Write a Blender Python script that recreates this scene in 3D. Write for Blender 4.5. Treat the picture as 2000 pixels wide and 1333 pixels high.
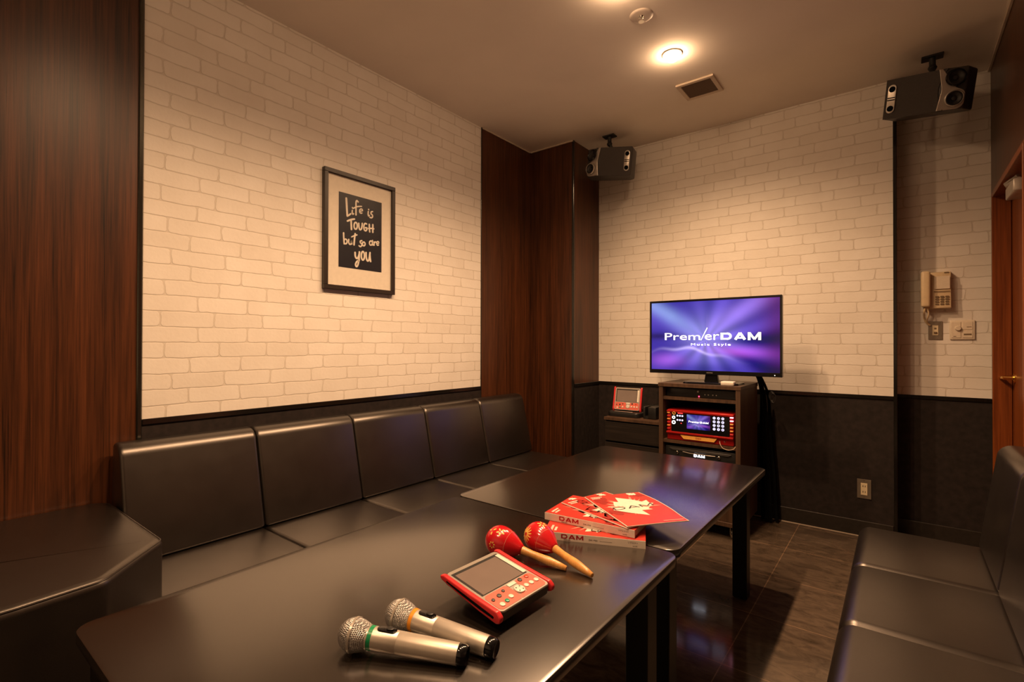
import bpy, bmesh, math, random
from mathutils import Vector, Matrix
random.seed(7)
PI = math.pi
for o in list(bpy.data.objects): bpy.data.objects.remove(o)
SC = bpy.context.scene
COL = SC.collection

# ------------------------------------------------------------------ camera
Rv = Vector((0.787738, 0.616006, 0.002247)); Uv = Vector((0.002515, -0.006864, 0.999973)); Fv = Vector((-0.616005, 0.787711, 0.006956))
cam = bpy.data.objects.new('camera', bpy.data.cameras.new('camera')); COL.objects.link(cam)
cam.data.sensor_width = 36; cam.data.lens = 17.419; cam.data.clip_start = 0.02
cam.matrix_world = Matrix(((Rv.x, Uv.x, -Fv.x, 2.30005), (Rv.y, Uv.y, -Fv.y, 0), (Rv.z, Uv.z, -Fv.z, 1.12), (0, 0, 0, 1)))
SC.camera = cam
# ------------------------------------------------------------------ world, exposure
w = bpy.data.worlds.new('world'); SC.world = w; w.use_nodes = True
w.node_tree.nodes['Background'].inputs[0].default_value = (1, .62, .38, 1)
w.node_tree.nodes['Background'].inputs[1].default_value = 0.0
SC.view_settings.view_transform = 'Standard'; SC.view_settings.look = 'None'
SC.view_settings.gamma = 1; SC.view_settings.use_curve_mapping = False
SC.view_settings.exposure = 0.92
# ------------------------------------------------------------------ downlights of the ceiling (their light)
WARM = (1.0, 0.605, 0.33)
LAMPS = [(1.37, 2.54), (1.37, 1.90), (1.37, 1.26), (1.37, 0.62), (1.37, -0.30)]  # last two are unseen, added on a guess beside and behind the camera
SPOT_W = 46.0; DOME = 80.0; CEIL = 2.638
for k, (x, y) in enumerate(LAMPS):
    d = bpy.data.lights.new('downlight_beam', 'SPOT'); d.energy = SPOT_W * (1.0, .95, .9, .9, .5)[k]; d.color = WARM
    d.spot_size = math.radians(154); d.spot_blend = 0.8; d.shadow_soft_size = 0.03
    o = bpy.data.objects.new('downlight_beam', d); COL.objects.link(o); o.location = (x, y, CEIL - .075)

# ================================================================== helpers
def tag(o, label=None, cat=None, group=None, kind=None):
    if label: o['label'] = label
    if cat: o['category'] = cat
    if group: o['group'] = group
    if kind: o['kind'] = kind
    return o
def thing(name, label, cat, loc=(0, 0, 0), rot=(0, 0, 0), group=None):
    o = bpy.data.objects.new(name, None); COL.objects.link(o); o.location = loc; o.rotation_euler = rot
    o.empty_display_size = .05
    tag(o, label, cat, group); return o
def wm(o):
    m = Matrix.LocRotScale(o.location, o.rotation_euler, o.scale)
    return wm(o.parent) @ m if o.parent else m
def obj(name, bm, mat, parent=None, world=False, smooth=35, label=None):
    """link a bmesh as one object; world=True: vertices are world coordinates"""
    if world and parent is not None: bmesh.ops.transform(bm, matrix=wm(parent).inverted(), verts=bm.verts)
    me = bpy.data.meshes.new(name); bm.to_mesh(me); bm.free()
    mats = mat if isinstance(mat, (list, tuple)) else [mat]
    for m in mats: me.materials.append(m)
    if smooth:
        me.polygons.foreach_set('use_smooth', [True] * len(me.polygons)); me.set_sharp_from_angle(angle=math.radians(smooth))
    o = bpy.data.objects.new(name, me); COL.objects.link(o)
    if parent is not None: o.parent = parent
    if label: o['label'] = label
    return o
def struct(name, bm, mat, smooth=0):
    o = obj(name, bm, mat, None, smooth=smooth); o['kind'] = 'structure'; return o
def B(): return bmesh.new()
def box(bm, x0, x1, y0, y1, z0, z1, bev=0, seg=2, M=None, mi=0):
    vs = [bm.verts.new(p) for p in ((x0,y0,z0),(x1,y0,z0),(x1,y1,z0),(x0,y1,z0),(x0,y0,z1),(x1,y0,z1),(x1,y1,z1),(x0,y1,z1))]
    fs = [bm.faces.new([vs[i] for i in f]) for f in ((3,2,1,0),(4,5,6,7),(0,1,5,4),(1,2,6,5),(2,3,7,6),(3,0,4,7))]
    allv = vs
    if bev:
        es = list({e for f in fs for e in f.edges})
        r = bmesh.ops.bevel(bm, geom=es, offset=bev, segments=seg, affect='EDGES', profile=.5)
        allv = list({v for f in r['faces'] for v in f.verts} | {v for v in vs if v.is_valid})
        fs = list({f for v in allv for f in v.link_faces})
    for f in fs: f.material_index = mi
    if M is not None: bmesh.ops.transform(bm, matrix=M, verts=allv)
    return bm
def round_poly(pts, rs, seg=6):
    out = []; n = len(pts)
    if not isinstance(rs, (list, tuple)): rs = [rs] * n
    for i in range(n):
        p = Vector(pts[i]); a = (Vector(pts[i-1]) - p); b = (Vector(pts[(i+1) % n]) - p); r = rs[i]
        if r <= 0: out.append(tuple(p)); continue
        la, lb = a.length, b.length; a.normalize(); b.normalize()
        ang = math.acos(max(-1, min(1, a.dot(b)))); t = min(r / math.tan(ang/2), la*.49, lb*.49); r2 = t * math.tan(ang/2)
        c = p + (a + b).normalized() * (r2 / math.sin(ang/2)); s = p + a*t - c; e = p + b*t - c
        a0 = math.atan2(s.y, s.x); a1 = math.atan2(e.y, e.x); d = a1 - a0
        while d > PI: d -= 2*PI
        while d < -PI: d += 2*PI
        for k in range(seg+1):
            q = a0 + d*k/seg; out.append((c.x + r2*math.cos(q), c.y + r2*math.sin(q)))
    return out
def inset(poly, d):
    n = len(poly); area = sum(poly[i][0]*poly[(i+1)%n][1]-poly[(i+1)%n][0]*poly[i][1] for i in range(n)); sg = 1 if area > 0 else -1
    out = []
    for i in range(n):
        p0, p, p1 = Vector(poly[i-1]), Vector(poly[i]), Vector(poly[(i+1)%n])
        e0 = (p-p0); e1 = (p1-p)
        if e0.length < 1e-9: e0 = e1
        if e1.length < 1e-9: e1 = e0
        e0.normalize(); e1.normalize(); n0 = Vector((-e0.y, e0.x))*sg; n1 = Vector((-e1.y, e1.x))*sg
        m = (n0+n1); L = m.length
        if L < 1e-6: m = n0; L = 1
        m /= L; c = max(.35, m.dot(n0)); q = p + m*(d/c); out.append((q.x, q.y))
    return out
AX = {'z': lambda a, b, h: (a, b, h), 'y': lambda a, b, h: (a, h, b), 'x': lambda a, b, h: (h, a, b)}
def prism(bm, poly, h0, h1, axis='z', r=0, seg=4, M=None, mi=0, r0=None):
    """extrude a 2D outline along an axis, both ends rounded by r (r0 for the start)"""
    f = AX[axis]; rings = []
    ra = r if r0 is None else r0
    if ra:
        for k in range(seg+1):
            a = PI/2*k/seg; rings.append((inset(poly, ra*(1-math.sin(a))) if k < seg else poly, h0 + ra*(1-math.cos(a))))
    else: rings.append((poly, h0))
    if r:
        for k in range(seg, -1, -1):
            a = PI/2*k/seg; rings.append((inset(poly, r*(1-math.sin(a))) if k < seg else poly, h1 - r*(1-math.cos(a))))
    else: rings.append((poly, h1))
    vr = [[bm.verts.new(f(p[0], p[1], h)) for p in pl] for pl, h in rings]
    n = len(poly); fs = []
    for a, b in zip(vr[:-1], vr[1:]):
        for i in range(n): fs.append(bm.faces.new((a[i], a[(i+1)%n], b[(i+1)%n], b[i])))
    fs.append(bm.faces.new(list(reversed(vr[0])))); fs.append(bm.faces.new(vr[-1]))
    for q in fs: q.material_index = mi
    bmesh.ops.recalc_face_normals(bm, faces=fs)
    if M is not None: bmesh.ops.transform(bm, matrix=M, verts=[v for ring in vr for v in ring])
    return bm
def lathe(bm, prof, seg=32, M=None, mi=0, a0=0, a1=2*PI):
    """profile of (radius, z) revolved about z"""
    full = abs(a1-a0-2*PI) < 1e-6; rings = []
    for r, z in prof:
        if r < 1e-6: rings.append([bm.verts.new((0, 0, z))])
        else: rings.append([bm.verts.new((r*math.cos(a0+(a1-a0)*k/seg), r*math.sin(a0+(a1-a0)*k/seg), z)) for k in range(seg if full else seg+1)])
    fs = []
    for a, b in zip(rings[:-1], rings[1:]):
        m = max(len(a), len(b)); cnt = m if full else m-1
        for i in range(cnt):
            j = (i+1) % m
            if len(a) == 1 and len(b) == 1: continue
            if len(a) == 1: fs.append(bm.faces.new((a[0], b[j], b[i])))
            elif len(b) == 1: fs.append(bm.faces.new((a[i], a[j], b[0])))
            else: fs.append(bm.faces.new((a[i], a[j], b[j], b[i])))
    for q in fs: q.material_index = mi
    bmesh.ops.recalc_face_normals(bm, faces=fs)
    if M is not None: bmesh.ops.transform(bm, matrix=M, verts=[v for r in rings for v in r])
    return bm
def tube(bm, pts, rad, seg=8, M=None, mi=0):
    pts = [Vector(p) for p in pts]; n = len(pts); rings = []; up = None
    for i, p in enumerate(pts):
        t = (pts[min(i+1, n-1)] - pts[max(i-1, 0)]).normalized()
        if up is None: up = Vector((0, 0, 1)) if abs(t.z) < .9 else Vector((1, 0, 0))
        s = t.cross(up).normalized(); up = s.cross(t).normalized(); r = rad[i] if isinstance(rad, (list, tuple)) else rad
        rings.append([bm.verts.new(p + (s*math.cos(2*PI*k/seg) + up*math.sin(2*PI*k/seg))*r) for k in range(seg)])
    fs = []
    for a, b in zip(rings[:-1], rings[1:]):
        for k in range(seg): fs.append(bm.faces.new((a[k], a[(k+1)%seg], b[(k+1)%seg], b[k])))
    fs.append(bm.faces.new(rings[0])); fs.append(bm.faces.new(list(reversed(rings[-1]))))
    for q in fs: q.material_index = mi
    bmesh.ops.recalc_face_normals(bm, faces=fs)
    if M is not None: bmesh.ops.transform(bm, matrix=M, verts=[v for r in rings for v in r])
    return bm
def smooth_path(pts, n=8):
    P = [Vector(p) for p in pts]; P = [P[0]] + P + [P[-1]]; out = []
    for i in range(1, len(P)-2):
        for k in range(n):
            t = k/n; a, b, c, d = P[i-1], P[i], P[i+1], P[i+2]
            out.append(.5*((2*b) + (c-a)*t + (2*a-5*b+4*c-d)*t*t + (3*b-a-3*c+d)*t**3))
    out.append(P[-2]); return out
def disc(bm, x, y, r, z0, z1, seg=20, sx=1, M=None, mi=0, bev=0):
    prism(bm, [(x+r*sx*math.cos(2*PI*k/seg), y+r*math.sin(2*PI*k/seg)) for k in range(seg)], z0, z1, 'z', r=bev, seg=2, M=M, mi=mi, r0=0)
def ribbon(bm, pts, wd, z0, z1, M=None):
    """a brush stroke: flat ribbon with round ends in the xy plane, extruded"""
    P = [Vector((p[0], p[1])) for p in pts]; n = len(P); L = []; R = []
    for i, p in enumerate(P):
        t = P[min(i+1, n-1)] - P[max(i-1, 0)]
        if t.length < 1e-9: t = Vector((1, 0))
        t.normalize(); nn = Vector((-t.y, t.x))*wd/2; L.append(p+nn); R.append(p-nn)
    vs = []
    for z in (z0, z1): vs.append(([bm.verts.new((q.x, q.y, z)) for q in L], [bm.verts.new((q.x, q.y, z)) for q in R]))
    nv = [v for a in vs for b in a for v in b]; fs = []
    (l0, r0), (l1, r1) = vs
    for i in range(n-1):
        fs += [bm.faces.new((l1[i], r1[i], r1[i+1], l1[i+1])), bm.faces.new((l0[i], l0[i+1], r0[i+1], r0[i])),
               bm.faces.new((l0[i], l1[i], l1[i+1], l0[i+1])), bm.faces.new((r0[i], r0[i+1], r1[i+1], r1[i]))]
    bmesh.ops.recalc_face_normals(bm, faces=fs)
    if M is not None: bmesh.ops.transform(bm, matrix=M, verts=nv)
    for k, p in enumerate((P[0], P[-1])): disc(bm, p.x, p.y, wd/2, z0, z1+.00004*(k+1), 10, M=M)
def text_bm(txt, size=1, sx=1, bold=0, depth=.0005, align='CENTER', shear=0, space=1):
    c = bpy.data.curves.new('t', 'FONT'); c.body = txt; c.size = size; c.extrude = depth; c.offset = bold; c.align_x = align; c.align_y = 'CENTER'
    c.shear = shear; c.space_character = space; c.resolution_u = 3
    o = bpy.data.objects.new('t', c); COL.objects.link(o)
    me = bpy.data.meshes.new_from_object(o.evaluated_get(bpy.context.evaluated_depsgraph_get())) if False else o.to_mesh().copy()
    o.to_mesh_clear(); bm = bmesh.new(); bm.from_mesh(me)
    bmesh.ops.transform(bm, matrix=Matrix.Diagonal((sx, 1, 1, 1)), verts=bm.verts)
    COL.objects.unlink(o); bpy.data.objects.remove(o); bpy.data.curves.remove(c); bpy.data.meshes.remove(me); return bm
def seg(bm, p, q, wd, z0=-.0001, z1=.0001, ext=0):
    p = Vector(p); q = Vector(q); t = (q-p).normalized(); n = Vector((-t.y, t.x))*wd/2; p = p - t*ext; q = q + t*ext
    prism(bm, [tuple(p-n), tuple(q-n), tuple(q+n), tuple(p+n)], z0, z1, 'z')
def letters(word, h, w, st=.26, gap=.28, depth=.0002):
    """wide heavy capitals D A M (height 1 cell scaled to h, cell width w), starting at x=0"""
    bm = bmesh.new(); x = 0; z0, z1 = -depth/2, depth/2; e = .00003; sv = st*h*1.25
    for ch in word:
        if ch == 'D':
            seg(bm, (x+sv/2, 0), (x+sv/2, h), sv, z0, z1); s2 = st*h*.85
            seg(bm, (x+sv*.5, s2/2), (x+w*.60, s2/2), s2, z0, z1+e); seg(bm, (x+sv*.5, h-s2/2), (x+w*.60, h-s2/2), s2, z0, z1+e)
            pts = [(x+w*.58+(w*.42-sv/2)*math.cos(a), h/2+(h/2-s2/2)*math.sin(a)) for a in [-PI/2+PI*k/12 for k in range(13)]]
            ribbon(bm, pts, (sv+s2)/2, z0, z1+2*e)
        elif ch == 'A':
            seg(bm, (x+sv*.40, 0), (x+w*.5, h-sv*.1), sv, z0, z1); seg(bm, (x+w-sv*.40, 0), (x+w*.5, h-sv*.1), sv, z0, z1+e); seg(bm, (x+w*.22, h*.24), (x+w*.78, h*.24), st*h*.75, z0, z1+2*e)
        elif ch == 'M':
            seg(bm, (x+sv/2, 0), (x+sv/2, h), sv, z0, z1); seg(bm, (x+w*1.1-sv/2, 0), (x+w*1.1-sv/2, h), sv, z0, z1)
            seg(bm, (x+sv*.6, h*.94), (x+w*.55, h*.12), sv*.8, z0, z1+e); seg(bm, (x+w*1.1-sv*.6, h*.94), (x+w*.55, h*.12), sv*.8, z0, z1+2*e)
        x += w + gap*h
    return bm
def place(bm, M): bmesh.ops.transform(bm, matrix=M, verts=bm.verts); return bm
def frame_M(o, ex, ey, ez=None):
    ex = Vector(ex).normalized(); ey = Vector(ey); ey = (ey - ex*ey.dot(ex)).normalized(); ez = ex.cross(ey); o = Vector(o)
    return Matrix(((ex.x, ey.x, ez.x, o.x), (ex.y, ey.y, ez.y, o.y), (ex.z, ey.z, ez.z, o.z), (0, 0, 0, 1)))
def T(x, y, z): return Matrix.Translation((x, y, z))
def RX(a): return Matrix.Rotation(a, 4, 'X')
def RY(a): return Matrix.Rotation(a, 4, 'Y')
def RZ(a): return Matrix.Rotation(a, 4, 'Z')
def merge(*bms):
    out = bmesh.new()
    for b in bms:
        me = bpy.data.meshes.new('m'); b.to_mesh(me); b.free(); out.from_mesh(me); bpy.data.meshes.remove(me)
    return out

# ================================================================== materials
def srgb(r, g, b):
    f = lambda c: (c/255/12.92) if c <= 10 else (((c/255)+.055)/1.055)**2.4
    return (f(r), f(g), f(b), 1)
def newmat(name):
    m = bpy.data.materials.new(name); m.use_nodes = True; nt = m.node_tree; b = nt.nodes['Principled BSDF']; return m, nt, b
def N(nt, t, **kw):
    n = nt.nodes.new(t)
    for k, v in kw.items():
        if k.startswith('i_'): n.inputs[k[2:].replace('_', ' ')].default_value = v
        else: setattr(n, k, v)
    return n
def mat(name, col, rough=.5, metal=0, spec=.5, noise=0, nscale=60, bump=0, bscale=200, coat=0, emis=0, ecol=None):
    """plain surface with a slight procedural variation and grain"""
    m, nt, b = newmat(name); b.inputs['Roughness'].default_value = rough; b.inputs['Metallic'].default_value = metal
    b.inputs['Specular IOR Level'].default_value = spec; b.inputs['Coat Weight'].default_value = coat
    tc = N(nt, 'ShaderNodeTexCoord'); nz = N(nt, 'ShaderNodeTexNoise', i_Scale=nscale, i_Detail=4.0)
    nt.links.new(tc.outputs['Object'], nz.inputs['Vector'])
    rp = N(nt, 'ShaderNodeValToRGB'); nt.links.new(nz.outputs['Fac'], rp.inputs['Fac'])
    v = noise if noise else .04
    rp.color_ramp.elements[0].position = .3; rp.color_ramp.elements[1].position = .7
    rp.color_ramp.elements[0].color = tuple(c*(1-v) for c in col[:3]) + (1,); rp.color_ramp.elements[1].color = tuple(min(1, c*(1+v)) for c in col[:3]) + (1,)
    nt.links.new(rp.outputs['Color'], b.inputs['Base Color'])
    if bump:
        n2 = N(nt, 'ShaderNodeTexNoise', i_Scale=bscale, i_Detail=3.0); nt.links.new(tc.outputs['Object'], n2.inputs['Vector'])
        bp = N(nt, 'ShaderNodeBump', i_Strength=bump, i_Distance=.0004); nt.links.new(n2.outputs['Fac'], bp.inputs['Height']); nt.links.new(bp.outputs['Normal'], b.inputs['Normal'])
    if emis:
        b.inputs['Emission Color'].default_value = (ecol or col); b.inputs['Emission Strength'].default_value = emis
    return m
def brick_mat(name, axis):
    """embossed pale brick wallpaper with soft rounded bricks; axis = world axis that runs along the wall"""
    m, nt, b = newmat(name); L = nt.links.new
    def mth(op, x, y=None, z=None, clamp=False):
        n = N(nt, 'ShaderNodeMath', operation=op); n.use_clamp = clamp
        for i, v in enumerate((x, y, z)):
            if v is None: continue
            if isinstance(v, (int, float)): n.inputs[i].default_value = v
            else: L(v, n.inputs[i])
        return n.outputs[0]
    g = N(nt, 'ShaderNodeNewGeometry'); s = N(nt, 'ShaderNodeSeparateXYZ'); L(g.outputs['Position'], s.inputs[0])
    def noise(scale, det, rough=.5):
        n = N(nt, 'ShaderNodeTexNoise', i_Scale=scale, i_Detail=det, i_Roughness=rough); L(g.outputs['Position'], n.inputs['Vector']); return n
    nz = noise(11.0, 3.0); ns = N(nt, 'ShaderNodeSeparateColor'); L(nz.outputs['Color'], ns.inputs[0])
    W, H = .2005, .0625
    u = mth('MULTIPLY_ADD', mth('SUBTRACT', ns.outputs[0], .5), .026, s.outputs[axis])
    v = mth('MULTIPLY_ADD', mth('SUBTRACT', ns.outputs[1], .5), .013, s.outputs['Z'])
    vr = mth('DIVIDE', v, H); row = mth('FLOOR', vr); fv = mth('MULTIPLY', mth('SUBTRACT', mth('FRACT', vr), .5), H)
    off = mth('ADD', mth('MULTIPLY', row, .5), mth('MULTIPLY', mth('SINE', mth('MULTIPLY', row, 2.4)), .10))
    ur = mth('ADD', mth('DIVIDE', u, W), off); fu = mth('MULTIPLY', mth('SUBTRACT', mth('FRACT', ur), .5), W); colm = mth('FLOOR', ur)
    R = .0095
    au = mth('MAXIMUM', mth('SUBTRACT', mth('ABSOLUTE', fu), W/2-.0038-R), 0.0); av = mth('MAXIMUM', mth('SUBTRACT', mth('ABSOLUTE', fv), H/2-.0030-R), 0.0)
    d = mth('SUBTRACT', mth('SQRT', mth('ADD', mth('MULTIPLY', au, au), mth('MULTIPLY', av, av))), R)
    n2 = noise(42.0, 3.0); d = mth('MULTIPLY_ADD', mth('SUBTRACT', n2.outputs['Fac'], .5), .0035, d)
    mk = N(nt, 'ShaderNodeMapRange', interpolation_type='SMOOTHSTEP'); mk.inputs['From Min'].default_value = -.0004; mk.inputs['From Max'].default_value = .0022; L(d, mk.inputs['Value']); mask = mk.outputs[0]
    ln = mth('SUBTRACT', 1.0, mth('DIVIDE', mth('ABSOLUTE', mth('SUBTRACT', d, .0012)), .0016), None, True)
    # outline is painted embossing shadow, strongest at each brick's foot, fading in places
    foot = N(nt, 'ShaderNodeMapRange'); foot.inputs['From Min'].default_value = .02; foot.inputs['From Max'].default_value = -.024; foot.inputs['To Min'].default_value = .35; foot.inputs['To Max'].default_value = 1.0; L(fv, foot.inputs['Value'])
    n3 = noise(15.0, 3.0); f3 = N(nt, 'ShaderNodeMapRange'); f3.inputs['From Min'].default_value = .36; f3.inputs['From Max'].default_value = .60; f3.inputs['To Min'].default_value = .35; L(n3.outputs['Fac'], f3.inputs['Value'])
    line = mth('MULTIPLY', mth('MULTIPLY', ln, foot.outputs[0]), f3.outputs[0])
    wn = N(nt, 'ShaderNodeTexWhiteNoise', noise_dimensions='2D'); cb = N(nt, 'ShaderNodeCombineXYZ'); L(row, cb.inputs[0]); L(colm, cb.inputs[1]); L(cb.outputs[0], wn.inputs['Vector'])
    n4 = noise(6.0, 5.0, .6); tone = mth('ADD', mth('MULTIPLY', wn.outputs['Value'], .35), mth('MULTIPLY', n4.outputs['Fac'], 1.0))
    r4 = N(nt, 'ShaderNodeValToRGB'); L(tone, r4.inputs['Fac']); r4.color_ramp.elements[0].position = .3; r4.color_ramp.elements[1].position = .95
    r4.color_ramp.elements[0].color = (.70, .655, .59, 1); r4.color_ramp.elements[1].color = (.79, .755, .70, 1)
    mx = N(nt, 'ShaderNodeMix', data_type='RGBA'); L(mth('MULTIPLY', mask, .85), mx.inputs['Factor']); L(r4.outputs[0], mx.inputs[6]); mx.inputs[7].default_value = (.62, .57, .50, 1)
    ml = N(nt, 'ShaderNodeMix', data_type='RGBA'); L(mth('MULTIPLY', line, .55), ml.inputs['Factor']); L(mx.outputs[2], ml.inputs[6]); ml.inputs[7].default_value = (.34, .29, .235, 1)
    L(ml.outputs[2], b.inputs['Base Color']); b.inputs['Roughness'].default_value = .6; b.inputs['Specular IOR Level'].default_value = .3
    n5 = noise(70.0, 5.0); h = mth('MULTIPLY_ADD', mask, -1.6, n5.outputs['Fac'])
    bp = N(nt, 'ShaderNodeBump', i_Strength=.5, i_Distance=.0011); L(h, bp.inputs['Height']); L(bp.outputs['Normal'], b.inputs['Normal'])
    return m
def wood_mat(name, dark, light, rough=.36, grain=1.0, horiz=False, world=True):
    m, nt, b = newmat(name); L = nt.links.new
    g = N(nt, 'ShaderNodeNewGeometry') if world else N(nt, 'ShaderNodeTexCoord'); src = g.outputs['Position'] if world else g.outputs['Object']
    mp = N(nt, 'ShaderNodeMapping'); L(src, mp.inputs['Vector'])
    mp.inputs['Scale'].default_value = (1.1, 1.1, 40) if horiz else (40*grain, 40*grain, .9)
    n1 = N(nt, 'ShaderNodeTexNoise', i_Scale=2.2, i_Detail=6.0, i_Roughness=.62, i_Distortion=.35); L(mp.outputs[0], n1.inputs['Vector'])
    mp2 = N(nt, 'ShaderNodeMapping'); L(src, mp2.inputs['Vector']); mp2.inputs['Scale'].default_value = (2, 2, 200) if horiz else (210, 210, 3.5)
    n2 = N(nt, 'ShaderNodeTexNoise', i_Scale=1.4, i_Detail=3.0); L(mp2.outputs[0], n2.inputs['Vector'])
    mp3 = N(nt, 'ShaderNodeMapping'); L(src, mp3.inputs['Vector']); mp3.inputs['Scale'].default_value = (1, 1, 6) if horiz else (7, 7, .35)
    n3 = N(nt, 'ShaderNodeTexNoise', i_Scale=1.5, i_Detail=2.0); L(mp3.outputs[0], n3.inputs['Vector'])
    a = N(nt, 'ShaderNodeMath', operation='MULTIPLY_ADD'); L(n2.outputs['Fac'], a.inputs[0]); a.inputs[1].default_value = .55; L(n1.outputs['Fac'], a.inputs[2])
    a2 = N(nt, 'ShaderNodeMath', operation='MULTIPLY_ADD'); L(n3.outputs['Fac'], a2.inputs[0]); a2.inputs[1].default_value = .5; L(a.outputs[0], a2.inputs[2])
    r = N(nt, 'ShaderNodeMapRange'); r.inputs['From Min'].default_value = .72; r.inputs['From Max'].default_value = 1.32; L(a2.outputs[0], r.inputs['Value'])
    rp = N(nt, 'ShaderNodeValToRGB'); L(r.outputs[0], rp.inputs['Fac']); rp.color_ramp.elements[0].color = dark; rp.color_ramp.elements[1].color = light
    L(rp.outputs['Color'], b.inputs['Base Color']); b.inputs['Roughness'].default_value = rough; b.inputs['Specular IOR Level'].default_value = .4
    bp = N(nt, 'ShaderNodeBump', i_Strength=.12, i_Distance=.0008); L(n2.outputs['Fac'], bp.inputs['Height']); L(bp.outputs['Normal'], b.inputs['Normal'])
    return m
def floor_mat():
    m, nt, b = newmat('dark_polished_tile'); L = nt.links.new
    g = N(nt, 'ShaderNodeNewGeometry'); mp = N(nt, 'ShaderNodeMapping'); L(g.outputs['Position'], mp.inputs['Vector']); mp.inputs['Location'].default_value = (-1.805 + .418*5, -2.668 + .418*8, 0)
    br = N(nt, 'ShaderNodeTexBrick', offset=0.0, i_Scale=1.0, i_Mortar_Size=.0022, i_Mortar_Smooth=.2, i_Brick_Width=.418, i_Row_Height=.418)
    br.inputs['Color1'].default_value = (1, 1, 1, 1); br.inputs['Color2'].default_value = (.8, .8, .8, 1); br.inputs['Mortar'].default_value = (2.2, 2.0, 1.8, 1); L(mp.outputs[0], br.inputs['Vector'])  # joints coloured lighter to carry the glint along the seams
    ms = N(nt, 'ShaderNodeMapping'); L(g.outputs['Position'], ms.inputs['Vector']); ms.inputs['Scale'].default_value = (1, 2.2, 1)
    n = N(nt, 'ShaderNodeTexNoise', i_Scale=9.0, i_Detail=7.0, i_Roughness=.68, i_Distortion=.9); L(ms.outputs[0], n.inputs['Vector'])
    rp = N(nt, 'ShaderNodeValToRGB'); L(n.outputs['Fac'], rp.inputs['Fac']); rp.color_ramp.elements[0].position = .3; rp.color_ramp.elements[1].position = .72
    rp.color_ramp.elements[0].color = (.055, .040, .028, 1); rp.color_ramp.elements[1].color = (.165, .120, .086, 1)
    ml = N(nt, 'ShaderNodeMix', data_type='RGBA', blend_type='MULTIPLY'); ml.inputs['Factor'].default_value = 1; L(rp.outputs[0], ml.inputs[6]); L(br.outputs['Color'], ml.inputs[7])
    L(ml.outputs[2], b.inputs['Base Color']); b.inputs['Specular IOR Level'].default_value = .5
    rr = N(nt, 'ShaderNodeMapRange'); L(n.outputs['Fac'], rr.inputs['Value']); rr.inputs['To Min'].default_value = .07; rr.inputs['To Max'].default_value = .16; L(rr.outputs[0], b.inputs['Roughness'])
    return m
def leather_mat():
    m, nt, b = newmat('black_leatherette'); L = nt.links.new; tc = N(nt, 'ShaderNodeTexCoord')
    n = N(nt, 'ShaderNodeTexNoise', i_Scale=14.0, i_Detail=3.0); L(tc.outputs['Object'], n.inputs['Vector'])
    rp = N(nt, 'ShaderNodeValToRGB'); L(n.outputs['Fac'], rp.inputs['Fac']); rp.color_ramp.elements[0].color = (.0055, .0040, .0031, 1); rp.color_ramp.elements[1].color = (.0080, .0058, .0045, 1)
    L(rp.outputs[0], b.inputs['Base Color']); b.inputs['Specular IOR Level'].default_value = 1.0
    v = N(nt, 'ShaderNodeTexVoronoi', i_Scale=420.0); L(tc.outputs['Object'], v.inputs['Vector'])
    n2 = N(nt, 'ShaderNodeTexNoise', i_Scale=22.0, i_Detail=2.0); L(tc.outputs['Object'], n2.inputs['Vector'])
    h = N(nt, 'ShaderNodeMath', operation='MULTIPLY_ADD'); L(n2.outputs['Fac'], h.inputs[0]); h.inputs[1].default_value = 1.5; L(v.outputs['Distance'], h.inputs[2])
    bp = N(nt, 'ShaderNodeBump', i_Strength=.16, i_Distance=.0006); L(h.outputs[0], bp.inputs['Height']); L(bp.outputs['Normal'], b.inputs['Normal'])
    rr = N(nt, 'ShaderNodeMapRange'); L(n.outputs['Fac'], rr.inputs['Value']); rr.inputs['To Min'].default_value = .29; rr.inputs['To Max'].default_value = .38; L(rr.outputs[0], b.inputs['Roughness']); b.inputs['Specular Tint'].default_value = (1, .88, .78, 1); b.inputs['Coat Weight'].default_value = .55; b.inputs['Coat Roughness'].default_value = .33; b.inputs['Coat IOR'].default_value = 1.62
    return m
def screen_mat(name, strength):
    m, nt, b = newmat(name); a = N(nt, 'ShaderNodeAttribute', attribute_name='picture'); b.inputs['Base Color'].default_value = (.004, .004, .006, 1); b.inputs['Roughness'].default_value = .25
    nt.links.new(a.outputs['Color'], b.inputs['Emission Color']); b.inputs['Emission Strength'].default_value = strength; return m
def mesh_grille_mat():
    m, nt, b = newmat('steel_mesh'); L = nt.links.new; tc = N(nt, 'ShaderNodeTexCoord')
    v = N(nt, 'ShaderNodeTexVoronoi', i_Scale=400.0, i_Randomness=.12); L(tc.outputs['Object'], v.inputs['Vector'])
    rp = N(nt, 'ShaderNodeValToRGB'); L(v.outputs['Distance'], rp.inputs['Fac']); rp.color_ramp.elements[0].color = (.03, .03, .03, 1); rp.color_ramp.elements[1].color = (.55, .54, .53, 1); rp.color_ramp.elements[0].position = .15; rp.color_ramp.elements[1].position = .42
    L(rp.outputs[0], b.inputs['Base Color']); b.inputs['Metallic'].default_value = .85; b.inputs['Roughness'].default_value = .35
    bp = N(nt, 'ShaderNodeBump', i_Strength=.9, i_Distance=.002); L(v.outputs['Distance'], bp.inputs['Height']); L(bp.outputs['Normal'], b.inputs['Normal']); return m

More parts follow.
